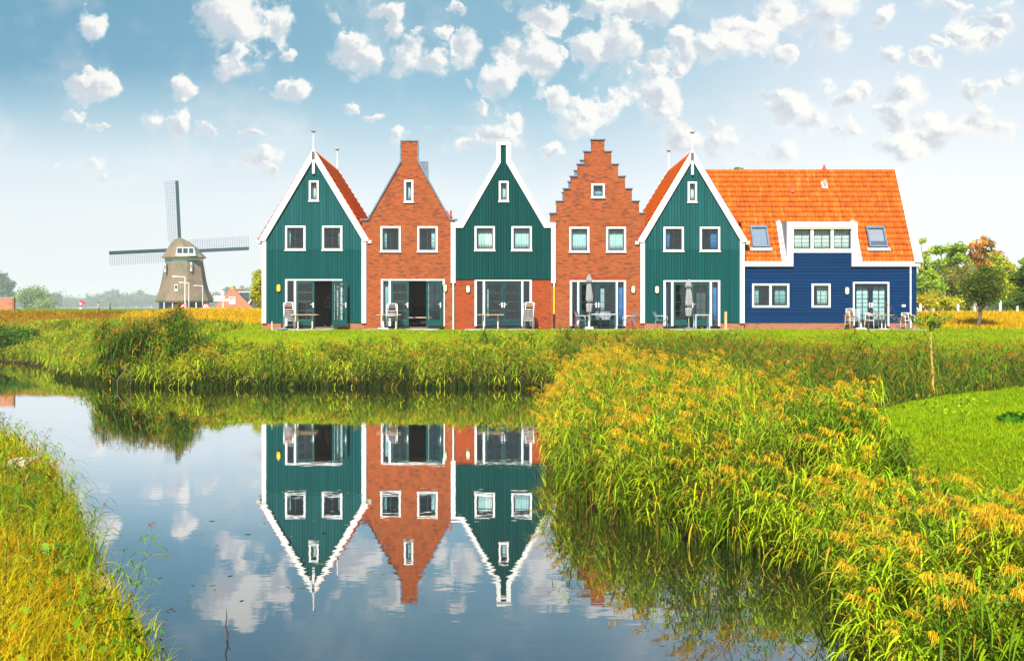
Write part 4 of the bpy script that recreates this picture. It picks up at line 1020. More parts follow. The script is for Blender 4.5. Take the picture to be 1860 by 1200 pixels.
stack(ch0, 525.5, 62.7, 6, R(14), 'below the yellow wall lamp', 'stacked chairs by the left green house')
stack(ch1, 712.5, 63.0, 5, R(4), 'by the pointed brick house', 'stacked chairs by the pointed brick house', .115)
stack(ch0, 960, 63.0, 6, R(-10), 'by the bell gable house', 'stacked chairs by the bell gable house', .105, .004)
stack(ch0, 1547.5, 62.9, 3, R(16), 'by the blue house doors', 'stacked chairs by the blue house')
put_chair(ch0, fx(1575), 63.2, GT, R(48), 'single brown woven chair pulled up to the round table', 'chairs of the blue house')
put_chair(ch0, fx(1636), 62.9, GT, R(14), 'single brown woven chair under the white meter box', 'chairs of the blue house')

def slat_chair():
    """moulded plastic armchair with a slatted high back; faces -y"""
    c = empty('slatted_chair', (0, 0, 0), 'x', 'chair')
    s = MB(); s.box(-.23, .23, -.24, .20, .425, .455); s.build('seat', M['plastic_grey'], c, bevel=.012)
    b = MB()
    for i in range(7):
        t = (i - 3) / 3; b.bar((t * .19, .20, .44), (t * .23, .34, .86 - .03 * t * t), .040, .018, up=(0, 1, 0))
    b.bar((-.24, .345, .85), (.24, .345, .85), .05, .03); b.bar((-.22, .255, .60), (.22, .255, .60), .03, .014); b.build('backrest', M['plastic_grey'], c)
    for sx_ in (-1, 1):
        a = MB(); a.tube([(sx_ * .25, .27, .64), (sx_ * .28, .1, .655), (sx_ * .28, -.16, .65), (sx_ * .275, -.24, .60), (sx_ * .265, -.25, .43)], .02, 7); a.build('armrest', M['plastic_pale'], c, smooth=True)
        for y0, y1 in ((-.22, -.27), (.20, .28)):
            l = MB(); l.tube([(sx_ * .22, y0, .43), (sx_ * .25, y1, 0)], [.024, .016], 7); l.build('leg', M['plastic_grey'], c, smooth=True)
    return c
sc0 = slat_chair(); g4 = 'grey slatted chairs on the terraces'
put_chair(sc0, fx(1056), 63.0, GT, R(65), 'grey slatted chair at the left end of the long pale table', g4)
put_chair(sc0, fx(1080), 63.5, GT, R(8), 'grey slatted chair behind the long pale table next to the closed parasol', g4)
put_chair(sc0, fx(1098), 63.55, GT, R(-4), 'grey slatted chair behind the long pale table in front of the glass door', g4)
put_chair(sc0, fx(1139), 62.9, GT, R(-78), 'grey slatted chair standing alone right of the long pale table', g4)
put_chair(sc0, fx(1192), 62.0, GT, R(68), 'grey slatted chair in front of the right green house', g4)

def plank_table(x, y, label, w=1.30):
    t = empty('garden_table', (x, y, GT), label, 'table', 'wooden topped garden tables')
    m = MB(); m.box(x - w / 2, x + w / 2, y - .38, y + .38, GT + .69, GT + .725); m.build('table_top', M['wood_top'], t, bevel=.008)
    for s in (-1, 1):
        l = MB(); xx = x + s * w * .27; l.tube([(xx, y, GT + .04), (xx, y, GT + .689)], .032, 8); l.bar((xx, y - .30, GT + .025), (xx, y + .30, GT + .025), .05, .045); l.build('leg', M['cream'], t)
    return t
plank_table(fx(563.5), 62.35, 'wooden topped table in front of the left green house door')
plank_table(fx(713), 62.2, 'wooden topped table in front of the chair stack of the pointed brick house', 1.2)
plank_table(fx(892), 62.5, 'wooden topped table in front of the bell gable house')
def frame_table(x, y, w, d, h, label, mat):
    t = empty('frame_table', (x, y, GT), label, 'table')
    m = MB(); m.box(x - w / 2, x + w / 2, y - d / 2, y + d / 2, GT + h - .05, GT + h); m.build('table_top', M[mat], t, bevel=.008)
    for sx_ in (-1, 1):
        for sy in (-1, 1):
            l = MB(); a, b = x + sx_ * (w / 2 - .04), y + sy * (d / 2 - .04); l.box(a - .03, a + .03, b - .03, b + .03, GT, GT + h - .052); l.build('leg', M[mat], t)
frame_table(fx(1091), 62.75, 1.42, .8, .75, 'long pale grey table in front of the stepped gable house', 'plastic_pale')
frame_table(fx(1267), 62.7, .75, .75, .72, 'small square blue grey table beside the closed parasol', 'plastic_pale')
x, y = fx(1591), 62.7
t = empty('round_table', (x, y, GT), 'round wooden topped table in front of the blue house doors', 'table')
m_ = MB(); m_.lathe([(.05, .66), (.5, .672), (.52, .685), (.52, .70), (.5, .708)], (x, y, GT), 28); m_.build('table_top', M['wood_top'], t)
for s in (-1, 1):
    l = MB(); l.tube([(x + s * .09, y, GT + .03), (x + s * .09, y, GT + .66)], .03, 8); l.build('leg', M['cream'], t)
l = MB(); l.lathe([(.28, 0), (.28, .02), (.1, .04)], (x, y, GT), 18); l.build('base', M['white_dull'], t)

def parasol(px, Y, ztop, zbot, rad, label, lean=0.):
    x = fx(px) * Y / YF
    r = empty('parasol', (x, Y, GT), label, 'parasol', 'closed grey parasols')
    m = MB(); m.tube([(x, Y, GT + .1), (x, Y, ztop - .05)], .022, 8); m.build('pole', M['pole_green'], r)
    n = 48
    def mod(ph): return lambda t, z: 1 + .20 * math.sin(8 * t + ph + z * .7) + .10 * math.sin(5 * t - z * 3)
    prof = []
    L = ztop - zbot
    for k in range(26):
        s = k / 25; z = ztop - .22 - s * (L - .22)
        rr = rad * (.42 + .58 * math.sin(min(1, s * 1.15) * 1.7)) * (1 - .35 * max(0, s - .66) / .34)
        if abs(s - .70) < .04: rr *= .68
        prof.append((rr, z - GT))
    m = MB(); m.lathe(prof[::-1], (x, Y, GT), n, mod=mod(1.)); o = m.build('canopy', M['parasol_cloth'], r, smooth=True)
    prof = [(rad * .95, ztop - .40 - GT), (rad * .8, ztop - .25 - GT), (rad * .45, ztop - .06 - GT), (.03, ztop - GT)]
    m = MB(); m.lathe(prof, (x, Y, GT), n, mod=mod(2.)); m.build('canopy_cap', M['parasol_cloth'], r, smooth=True)
    z7 = ztop - .22 - .70 * (L - .22); m = MB(); m.lathe([(rad * .80, z7 - GT - .03), (rad * .80, z7 - GT + .03)], (x, Y, GT), 20); m.build('strap', M['black'], r)
    return r, x
p4, x = parasol(1070, 62.3, fz(500), fz(567), .155, 'closed grey parasol in front of the stepped gable house')
m = MB(); m.box(x - .2, x + .2, 62.1, 62.5, GT, GT + .11); m.tube([(x, 62.3, GT + .11), (x, 62.3, GT + .4)], .04, 8); m.build('base', M['stone_white'], p4, bevel=.02)
p5, x = parasol(1251, 62.0, fz(509), fz(574), .165, 'closed grey parasol in front of the right green house')
m = MB(); m.lathe([(.25, 0), (.25, .05), (.05, .09), (.04, .3)], (x, 62.0, GT), 20); m.build('base', M['stone_grey'], p5)
def para_base(px, Y, mat, label, tall):
    x = fx(px) * Y / YF; r = empty('parasol_stand', (x, Y, GT), label, 'parasol base', 'empty parasol bases')
    m = MB(); m.lathe([(.27, 0), (.28, .03), (.24, .075), (.06, .10)], (x, Y, GT - .01), 24); m.build('foot', M[mat], r, smooth=False)
    m = MB(); m.tube([(x, Y, GT + .09), (x, Y, GT + tall)], [.05, .04], 10); m.build('tube', M['white_dull' if mat == 'stone_white' else 'black'], r)
para_base(512, 61.75, 'stone_grey', 'dark grey parasol base on the grass by the left green house', .32)
para_base(696, 62.2, 'stone_white', 'white parasol base left of the pointed brick house table', .42)
para_base(1564, 62.1, 'stone_white', 'white parasol base below the round table of the blue house', .40)
# posts
def post(px, Y, h, w_, mat, name, label, cat, zb=None):
    x = fx(px) * Y / YF; z = G - .02 if zb is None else zb
    m = MB(); m.box(x - w_ / 2, x + w_ / 2, Y - w_ / 2, Y + w_ / 2, z - .2, z + h)
    m.box(x - w_ / 2 - .012, x + w_ / 2 + .012, Y - w_ / 2 - .012, Y + w_ / 2 + .012, z + h + .001, z + h + .025)
    o = m.build(name, M[mat], None, bevel=.008); tag(o, label, cat); return o
post(1318, 62.2, .90, .12, 'wood_post', 'garden_post', 'short weathered wooden post between the right green house and the blue house', 'post')
post(494, 61.6, .42, .05, 'white_dull', 'marker_stake', 'low thin white stake at the corner of the left green house', 'stake')
# inside the open rooms
r = empty('bench_seat', (fx(762), 65.6, G + .1), 'low wooden topped bench inside the open door of the pointed brick house', 'bench')
x = fx(762) * 65.6 / 64
m = MB(); m.box(x - .62, x + .62, 65.3, 65.9, G + .56, G + .61); m.build('table_top', M['wood_top'], r)
for s in (-1, 1): m = MB(); m.box(x + s * .56 - .03, x + s * .56 + .03, 65.35, 65.85, G + .1, G + .559); m.build('leg', M['door_dark'], r)
r = empty('armchair', (x - .05, 66.6, G + .1), 'dark upholstered armchair inside the open door of the pointed brick house', 'armchair')
m = MB(); m.box(x - .45, x + .35, 66.3, 67.0, G + .1, G + .52); m.build('seat', M['dark_upholstery'], r, bevel=.06)
m = MB(); m.box(x - .45, x + .35, 67.02, 67.2, G + .1, G + 1.12); m.build('backrest', M['dark_upholstery'], r, bevel=.07)
for s in (-.56, .36): m = MB(); m.box(x + s, x + s + .1, 66.3, 67.0, G + .1, G + .72); m.build('armrest', M['dark_upholstery'], r, bevel=.04)
x = fx(1045) * 65 / 64
r = empty('waste_bin', (x, 65, G + .1), 'red bin behind the side window of the stepped gable house', 'bin')
m = MB(); m.lathe([(.17, 0), (.2, .5), (.2, .62)], (x, 65, G + .1), 18); m.build('bin_body', M['red_paint'], r); m = MB(); m.lathe([(.205, .621), (.19, .70), (.1, .76)], (x, 65, G + .1), 18); m.build('lid', M['red_paint'], r)

# ------------------------------------------------------------------ people
def figure(name, loc, rz, label, mats, pose='stand', h=1.72):
    """one continuous skinned body: skin, shirt and trousers are zones of one surface"""
    k = h / 1.72
    J = {'pel': (0, 0, .93), 'waist': (0, 0, 1.05), 'chest': (0, .01, 1.27), 'neckb': (0, .015, 1.42), 'neck': (0, .01, 1.49), 'head': (0, -.012, 1.58), 'crown': (0, .0, 1.69),
         'hl': (.09, 0, .90), 'kl': (.14, -.02, .50), 'al': (.17, .02, .09), 'fl': (.18, -.12, .035), 'hr': (-.09, 0, .90), 'kr': (-.14, -.03, .50), 'ar': (-.16, .01, .09), 'fr': (-.17, -.13, .035),
         'sl': (.17, .015, 1.39), 'el': (.25, .03, 1.12), 'wl': (.16, -.16, 1.04), 'pl': (.10, -.21, 1.04), 'sr': (-.17, .015, 1.39), 'er': (-.25, .03, 1.12), 'wr': (-.15, -.16, 1.05), 'pr': (-.08, -.21, 1.05)}
    RAD = {'pel': .135, 'waist': .12, 'chest': .145, 'neckb': .09, 'neck': .052, 'head': .088, 'crown': .065, 'hl': .095, 'kl': .06, 'al': .04, 'fl': .036, 'hr': .095, 'kr': .06, 'ar': .04, 'fr': .036,
           'sl': .062, 'el': .042, 'wl': .028, 'pl': .034, 'sr': .062, 'er': .042, 'wr': .028, 'pr': .034}
    E = [('pel', 'waist'), ('waist', 'chest'), ('chest', 'neckb'), ('neckb', 'neck'), ('neck', 'head'), ('head', 'crown'), ('pel', 'hl'), ('hl', 'kl'), ('kl', 'al'), ('al', 'fl'), ('pel', 'hr'), ('hr', 'kr'), ('kr', 'ar'), ('ar', 'fr'),
         ('neckb', 'sl'), ('sl', 'el'), ('el', 'wl'), ('wl', 'pl'), ('neckb', 'sr'), ('sr', 'er'), ('er', 'wr'), ('wr', 'pr')]
    for s, q in ((1, 'l'), (-1, 'r')):
        base = Vector(J['p' + q])
        for i in range(4):
            J[f'f{i}{q}'] = tuple(base + Vector((-s * (.018 + .0) , -.045 + .004 * i, .028 - .019 * i))); J[f'g{i}{q}'] = tuple(base + Vector((-s * .045, -.07 + .006 * i, .022 - .018 * i)))
            RAD[f'f{i}{q}'] = .010; RAD[f'g{i}{q}'] = .008; E += [('p' + q, f'f{i}{q}'), (f'f{i}{q}', f'g{i}{q}')]
        J['t' + q] = tuple(base + Vector((-s * .01, -.02, .05))); RAD['t' + q] = .010; E += [('p' + q, 't' + q)]
    names = list(J); me = bpy.data.meshes.new(name)
    me.from_pydata([tuple(k * c for c in J[q]) for q in names], [(names.index(a), names.index(b)) for a, b in E], [])
    o = bpy.data.objects.new(name, me); COL.objects.link(o)
    o.modifiers.new('s', 'SKIN'); ss = o.modifiers.new('b', 'SUBSURF'); ss.levels = ss.render_levels = 2
    for i, q in enumerate(names):
        sv = me.skin_vertices[0].data[i]; r = RAD[q] * k; sv.radius = (r, r * (.78 if q in ('chest', 'waist', 'pel') else 1)); sv.use_root = (q == 'pel')
    dg = bpy.context.evaluated_depsgraph_get(); new = bpy.data.meshes.new_from_object(o.evaluated_get(dg))
    o.modifiers.clear(); o.data = new; new.name = name
    new.materials.clear()
    for mm in mats: new.materials.append(M[mm])
    for p in new.polygons:
        c = p.center / k; hand = c.y < -.15 and .95 < c.z < 1.12
        p.material_index = 0 if (c.z > 1.455 or hand) else (1 if c.z > .95 else (2 if c.z > .085 else 3)); p.use_smooth = True
    # hair cap, face
    hb = MB(); n = 18; vs = []; fs = []
    for j in range(8):
        ph = j / 7 * math.pi * .62
        for i in range(n):
            t = 2 * math.pi * i / n; front = max(0, -math.sin(t)) ; a = ph * (1 - .45 * front)
            vs.append((k * .103 * math.sin(a) * math.cos(t), k * (.005 + .112 * math.sin(a) * math.sin(t)), k * (1.605 + .118 * math.cos(a))))
    for j in range(7):
        for i in range(n): fs.append((j * n + i, (j + 1) * n + i, (j + 1) * n + (i + 1) % n, j * n + (i + 1) % n))
    hb.add(vs, fs); o['_o'] = [0, 0, 0]
    hr = hb.build('hair', M['hair_dark'], o, smooth=True)
    o.location = loc; o.rotation_euler = (0, 0, rz); o['_o'] = list(loc)
    tag(o, label, 'person'); return o
figure('person', (fx(596) * 66.6 / 64, 66.6, G + .1), R(12), 'person in dark trousers standing inside the open door of the left green house', ['skin', 'shirt_rose', 'denim', 'shirt_pale'])

# ------------------------------------------------------------------ windmill beyond the dike
YM = 280.0; K = FOC / YM; ZM = 2.0
mx_, mz = (334.5 - CX) / K, lambda py: EYE - (py - CY) / K
mill = empty('windmill', (mx_, YM, ZM), 'thatched windmill with teal and white sails beyond the dike', 'windmill')
def octa(prof, c, rot=R(22.5), n=8, dx=None):
    w = MB(); vs = []; fs = []
    for j, (r, z) in enumerate(prof):
        for i in range(n):
            t = rot + 2 * math.pi * i / n; vs.append((c[0] + r * math.cos(t) + (dx[j] if dx else 0), c[1] + r * math.sin(t), z))
    for j in range(len(prof) - 1):
        for i in range(n): fs.append((j * n + i, j * n + (i + 1) % n, (j + 1) * n + (i + 1) % n, (j + 1) * n + i))
    fs.append(tuple(range(n - 1, -1, -1))); fs.append(tuple((len(prof) - 1) * n + i for i in range(n)))
    w.add(vs, fs); return w
kk = 1.05
prof = [(48.5 / K * kk, mz(549)), (49.8 / K * kk, mz(546)), (46.5 / K * kk, mz(538)), (42.5 / K * kk, mz(528)), (39.3 / K * kk, mz(516)), (36.7 / K * kk, mz(502)), (34.8 / K * kk, mz(489)), (32.5 / K * kk, mz(476))]
octa(prof, (mx_, YM)).build('body', M['thatch'], mill)
octa([(44.5 / K, ZM - .3), (44.5 / K, mz(548.9))], (mx_, YM)).build('base', M['teal_paint'], mill)
for px in (325, 349, 310, 367):
    w = MB(); x = (px - CX) / K; w.box(x - .11, x + .11, YM - 44.5 / K - .05, YM - 44.5 / K + .3, ZM, mz(549.2)); w.build('base_post', M['white_dull'], mill)
octa([(32.2 / K * kk, mz(475.9)), (32.0 / K * kk, mz(473))], (mx_, YM)).build('collar', M['teal_light'], mill)
octa([(33 / K * kk, mz(472.9)), (33 / K * kk, mz(469))], (mx_, YM)).build('collar_rim', M['cream'], mill)
cp = [(37.5, 468.9), (38, 467.5), (32, 460), (24.5, 450), (17, 441), (9, 435), (1.5, 431.5)]
octa([(r / K * kk, mz(z)) for r, z in cp], (mx_, YM), dx=[0, 0, -1 / K, -3 / K, -6 / K, -8 / K, -8 / K]).build('cap', M['thatch'], mill)
yc = YM - 4.4
w = MB(); w.plate([((328 - CX) / K, mz(466)), ((364.5 - CX) / K, mz(466)), ((361 - CX) / K, mz(450.5)), ((331 - CX) / K, mz(450.5))], yc, YM - .5); cw_ = w.build('cap_window', M['white_dull'], mill)
for a, b in ((331.5, 340), (342, 350), (352.5, 360)):
    w = MB(); w.box((a - CX) / K, (b - CX) / K, yc - .06, yc - .003, mz(461), mz(452.5)); w.build('shutter', M['teal_paint'], cw_)
for px, py in ((308.5, 488), (355.5, 486.5), (330.5, 524)):
    x = (px - CX) / K; big = px == 330.5
    yb = YM - (5.05 if big else 4.15)
    w = MB(); w.box(x - (.36 if big else .18), x + (.36 if big else .18), yb, yb + 1.4, mz(py + 7), mz(py - (7 if big else 9))); wv_ = w.build('window', M['white_dull'], mill)
    w = MB(); w.box(x - .24 if big else x - .1, x + .24 if big else x + .1, yb - .03, yb - .003, mz(py + 1), mz(py - 5)); w.build('pane', M['sash_dark'], wv_)
# sails: stock, leading board, lattice
hub = Vector(((325.5 - CX) * (YM + 5.2) / FOC, YM + 5.2, mz(453.5))); KS = FOC / (YM + 5.2)
w = MB(); w.tube([(hub.x, YM + 2, hub.z - .2), (hub.x, YM + 5.6, hub.z)], .45, 10); w.build('shaft', M['bark'], mill)
tilt = R(2.7); Ls = 127 / KS
for q in range(4):
    ang = tilt + q * math.pi / 2
    def Sp(a, b, dy=0.): # along the sail a, across b
        ux, uz = -math.sin(ang), math.cos(ang); vx, vz = -uz, ux      # across: to the lattice side
        return Vector((hub.x + ux * a + vx * b, hub.y + dy, hub.z + uz * a + vz * b))
    w = MB(); w.bar(Sp(.2, 0), Sp(Ls, 0), .30, .22, up=(0, 1, 0)); sl_ = w.build('sail', M['teal_paint'], mill)
    w = MB(); w.add([Sp(2.6, .08, -.12), Sp(Ls, .08, -.12), Sp(Ls, -.62, -.16), Sp(2.6, -.62, -.16), Sp(2.6, .08, -.07), Sp(Ls, .08, -.07), Sp(Ls, -.62, -.11), Sp(2.6, -.62, -.11)], [(3, 2, 1, 0), (4, 5, 6, 7), (0, 1, 5, 4), (1, 2, 6, 5), (2, 3, 7, 6), (3, 0, 4, 7)]); w.build('sail_board', M['teal_paint'], sl_)
    w = MB()
    for i in range(27):
        a = 2.2 + (Ls - 2.25) * i / 26; w.bar(Sp(a, .1, .02), Sp(a, 2.3 + .25 * i / 26, .06), .045, .04, up=(0, 1, 0))
    for j in range(6):
        b = .15 + 2.15 * j / 5; w.bar(Sp(2.2, b, .04), Sp(Ls, b * (1 + .1), .05), .04, .035, up=(0, 1, 0))
    w.build('lattice', M['slate'], sl_)
# ------------------------------------------------------------------ farmhouse, lamps, signs, wall behind the dike
YH = 200.0; KH = FOC / YH; hx_ = lambda p: (p - CX) / KH; hz = lambda p: EYE - (p - CY) / KH
fh = empty('farmhouse', (hx_(425), YH, 2.0), 'brick farmhouse with a blue slate wing half hidden by the dike', 'house')
w = MB(); w.plate([(hx_(386), 1.7), (hx_(460), 1.7), (hx_(460), hz(560.5)), (hx_(426.5), hz(526)), (hx_(424), hz(521)), (hx_(418.5), hz(521)), (hx_(417), hz(526)), (hx_(386), hz(560.5))], YH, YH + .3, [(hx_(417), hx_(426.5), hz(551), hz(540))]); w.build('wall', M['brick_far'], fh)
w = MB(); w.ring(hx_(416), hx_(427.5), hz(552), hz(539), .12, YH - .05, YH + .2); ww = w.build('window', M['white_paint'], fh)
w = MB(); w.box(hx_(418), hx_(425.5), YH + .08, YH + .12, hz(550.5), hz(541)); w.box(hx_(421.5), hx_(422), YH + .05, YH + .079, hz(551), hz(540)); w.build('pane', M['zinc_light'], ww)
for s in (-1, 1):
    w = MB(); xe = hx_(385) if s < 0 else hx_(461); w.bar((xe, YH - .1, hz(561.2)), (hx_(421.5), YH - .1, hz(521.5 if s > 0 else 523)), .25, .16) if False else w.add([(xe, YH + .31, hz(562)), (hx_(421.5), YH + .31, hz(524)), (hx_(421.5), YH + 9, hz(524)), (xe, YH + 9, hz(562)), (xe, YH + .31, hz(563.5)), (hx_(421.5), YH + .31, hz(525.5)), (hx_(421.5), YH + 9, hz(525.5)), (xe, YH + 9, hz(563.5))], [(0, 1, 2, 3), (7, 6, 5, 4), (0, 4, 5, 1), (1, 5, 6, 2), (2, 6, 7, 3), (3, 7, 4, 0)]); w.build('roof', paint('farm_tile', (.42, .14, .04), .8), fh)
w = MB(); w.box(hx_(418.5), hx_(424), YH - .05, YH + .6, hz(525), hz(519.5)); w.build('chimney', paint('lichen_brick', (.6, .32, .03), .9), fh)
w = MB(); w.plate([(hx_(431), hz(531)), (hx_(466), hz(531)), (hx_(466), hz(566)), (hx_(452), hz(552))], YH + 1.2, YH + 6); w.build('slate_wing', M['slate'], fh)
w = MB(); w.box(hx_(430), hx_(467), YH + 1.1, YH + 1.3, hz(531), hz(529.3)); w.build('ridge', M['white_paint'], fh)
w = MB(); w.bar((hx_(449), YH + .9, hz(551.5)), (hx_(463), YH + .9, hz(532)), .24, .12, up=(0, 1, 0)); w.build('gable_board', M['white_paint'], fh)
def street_lamp(px, py, Y, arm, label):
    k = FOC / Y; x = (px - CX) / k; zt = EYE - (py - CY) / k; zb = float(land(np.array([x]), np.array([Y]))[0])
    r = empty('street_lamp', (x, Y, zb), label, 'street lamp', 'street lamps by the windmill')
    w = MB(); w.tube([(x, Y, zb - .2), (x, Y, zt)], [.085, .06], 8); w.build('pole', M['white_paint'], r)
    w = MB(); w.tube([(x + .06, Y, zt), (x - arm, Y, zt + .1)], .05, 8); w.build('arm', M['white_paint'], r)
    w = MB(); w.box(x - arm - .55, x - arm, Y - .14, Y + .14, zt + .02, zt + .17); w.build('lamp_head', M['white_paint'], r, bevel=.04)
street_lamp(336, 503.5, 159, 1.0, 'tallest of the three white street lamps in front of the windmill')
street_lamp(343, 514, 204, 1.0, 'middle of the three white street lamps in front of the windmill')
street_lamp(368, 519.5, 238, 1.1, 'rightmost and lowest of the three white street lamps at the windmill')
def round_sign(px, py, Y, label, mark):
    k = FOC / Y; x = (px - CX) / k; z = EYE - (py - CY) / k; zb = float(land(np.array([x]), np.array([Y]))[0])
    r = empty('road_sign', (x, Y, zb), label, 'road sign', 'round road signs on the road behind the dike')
    w = MB(); w.tube([(x, Y + .05, zb - .2), (x, Y + .05, z + .1)], .035, 8); w.build('pole', M['zinc_light'], r)
    def disc(rad, y0, y1, mat, nm, par):
        w = MB(); w.plate([(x + rad * math.cos(t), z + rad * math.sin(t)) for t in np.linspace(0, 2 * math.pi, 28, endpoint=False)], y0, y1); return w.build(nm, M[mat], par)
    d = disc(.31, Y - .01, Y + .01, 'road_red', 'sign_plate', r); disc(.215, Y - .016, Y - .0105, 'white_paint', 'sign_face', d)
    w = MB()
    for (a, b, c_, e) in mark: w.box(x + a, x + b, Y - .020, Y - .0165, z + c_, z + e)
    w.build('sign_mark', M['black'], d)
round_sign(333.5, 558, 108, 'round red ringed road sign below the street lamps, left one', ((-.1, .1, -.06, .03), (-.06, .06, .031, .08)))
round_sign(374, 557.5, 105, 'round red ringed road sign right of the street lamps', ((-.09, .0, .03, .06), (.01, .09, -.06, .06)))
Y = 130; k = FOC / Y; x = (405 - CX) / k; zq = lambda p: EYE - (p - CY) / k
r = empty('direction_sign', (x, Y, 2.0), 'white direction post with two arms beside the brick farmhouse', 'direction sign')
w = MB(); w.tube([(x, Y, 1.6), (x, Y, zq(524))], .055, 8); w.build('pole', M['white_paint'], r)
w = MB(); w.tube([(x, Y, zq(527)), (x, Y, zq(524.6))], .07, 8); w.build('red_band', M['road_red'], r)
for (a, b, t0, t1) in ((388.5, 408.5, 537, 541.3), (388.5, 418, 543, 546.8)):
    w = MB(); w.box((a - CX) / k, (b - CX) / k, Y - .10, Y - .06, zq(t1), zq(t0)); w.build('sign_arm', M['white_paint'], r, bevel=.01)
# low brick wall at the far left, on the dike
w = MB(); Y = 92; k = FOC / Y; w.box((-60 - CX) / k, (25 - CX) / k, Y, Y + .3, 3.0, EYE + 15.5 / k); bw = w.build('brick_wall', M['brick_far'], None); tag(bw, 'low brick wall on the dike at the far left', 'wall'); bw['_o'] = [0, 0, 0]
w = MB(); w.box((-60 - CX) / k, (25.3 - CX) / k, Y - .03, Y + .33, EYE + 15.6 / k, EYE + 17 / k); w.build('coping', M['paving'], bw)
w = MB(); w.box((22.5 - CX) / k, (26 - CX) / k, Y - .06, Y - .004, 3.0, EYE + 15.5 / k); w.build('end_pier', M['brick_plinth'], bw)
# red and white marker and two walkers on the road
Y = 150; k = FOC / Y
x = (147 - CX) / k; zb = float(land(np.array([x]), np.array([Y]))[0])
r = empty('boom_post', (x, Y, zb), 'small red and white marker post on the skyline left of the windmill', 'marker post')
for i in range(8): w = MB(); w.box(x - .11, x + .11, Y - .1, Y + .1, zb + i * .26, zb + i * .26 + .258); w.build('band', M['road_red' if i % 2 else 'white_paint'], r)
w = MB(); w.box(x + .115, x + .45, Y - .03, Y + .03, zb + 1.62, zb + 2.0); w.build('flag', M['road_red'], r)
for px, py, lab, mt in ((179.5, 547.5, 'pale topped walker with dark hair on the skyline, head and shoulders showing', 'shirt_pale'), (200, 551.5, 'dark haired walker on the skyline with only the head showing', 'shirt_dark')):
    x = (px - CX) / k; zh = EYE - (py - CY) / k
    o = figure('person', (x, Y, zh - 1.72), R(90 if mt == 'shirt_pale' else -80), lab, ['skin', mt, 'denim', 'shirt_dark'])
# white bollards along the right dike, litter bin, far sheds
for i, (px, pt, Y) in enumerate(((1672, 552, 78), (1740, 552, 80), (1771, 543, 77), (1817, 545, 79), (1848, 552, 81))):
    k = FOC / Y; x = (px - CX) / k; zt = EYE - (pt - CY) / k; zb = float(land(np.array([x]), np.array([float(Y)]))[0])
    w = MB(); w.tube([(x, Y, zb - .2), (x, Y, zt - .05)], [.10, .085], 10); w.tube([(x, Y, zt - .05), (x, Y, zt)], [.11, .06], 10)
    lab = ['white post right beside the blue house', 'short white post left of the dark leaning tree', 'tallest white post just left of the dark leaning tree', 'slim white post right of the dark leaning tree', 'white post at the right edge of the dike'][i]
    tag(w.build('bollard', M['white_dull']), lab, 'post', 'white posts along the dike')
x = fx(1708); Y = 64.6; zb = float(land(np.array([x]), np.array([Y]))[0])
w = MB(); w.box(x - .13, x + .13, Y - .12, Y + .12, zb, zb + .28); w.box(x - .15, x + .15, Y - .14, Y + .14, zb + .281, zb + .31); tag(w.build('drain_box', M['black'], None, bevel=.01), 'small black box on the lawn right of the blue house', 'box')
def shed(px0, px1, pt, Y, label, wallm, roofm, roof_h):
    k = FOC / Y; x0, x1 = (px0 - CX) / k, (px1 - CX) / k; zt = EYE - (pt - CY) / k
    r = empty('shed', ((x0 + x1) / 2, Y, 2.0), label, 'building')
    w = MB(); w.box(x0, x1, Y, Y + 8, 1.6, zt); w.build('wall', M[wallm], r)
    w = MB(); w.add([(x0 - .3, Y - .3, zt), (x1 + .3, Y - .3, zt), (x1 + .3, Y + 8.3, zt), (x0 - .3, Y + 8.3, zt), (x0 - .3, Y + 4, zt + roof_h), (x1 + .3, Y + 4, zt + roof_h)], [(0, 1, 5, 4), (2, 3, 4, 5), (1, 2, 5), (3, 0, 4), (3, 2, 1, 0)]); w.build('roof', M[roofm], r)
    n = max(2, int((x1 - x0) / 3))
    for i in range(n): w = MB(); xx = x0 + (x1 - x0) * (i + .5) / n; w.box(xx - .5, xx + .5, Y - .04, Y - .003, zt - 1.5, zt - .6); w.build('window', M['sash_dark'], r)
shed(1640, 1700, 531, 125, 'white low building behind the trees right of the blue house', 'white_paint', 'farm_tile', 1.2)
shed(1833, 1905, 546, 130, 'pale low building behind the trees at the right edge', 'white_dull', 'brick_far', .8)
# driftwood and branch
def twig(name, pts, r, label, cat, mat='twig'):
    w = MB()
    for p, rr in zip(pts, r): w.tube(p, rr, 6)
    tag(w.build(name, M[mat], None, smooth=True), label, cat)
a = at(410, 1165, 12.5); a.z = 0
twig('branch', [[a + Vector((0, 0, -.15)), a + Vector((.02, 0, .06)), a + Vector((-.005, .01, .14)), a + Vector((.01, 0, .22)), a + Vector((0, .02, .30))], [a + Vector((.01, 0, .05)), a + Vector((.06, -.02, .10))]], [[.012, .011, .009, .006, .003], [.006, .002]], 'thin dark branch sticking up out of the near water', 'branch')
b = at(232, 700, 51.6); b.z = 0
twig('branch', [[b + Vector((-.4, 0, -.1)), b + Vector((-.42, 0, .3)), b + Vector((-.1, .05, .75)), b + Vector((.12, .05, .6)), b + Vector((.1, 0, -.1))], [b + Vector((-.1, .05, .75)), b + Vector((.02, .1, 1.0))]], [[.02, .02, .018, .016, .012], [.012, .006]], 'bleached bent branch arching over the water below the tall reeds', 'branch', 'wicker')
c_ = at(34, 868, 21.7); zb = float(land(np.array([c_.x]), np.array([c_.y]))[0]) + .27
lg = empty('drift_log', (c_.x, c_.y, zb), 'split pale driftwood log lying in the grass of the left bank', 'log')
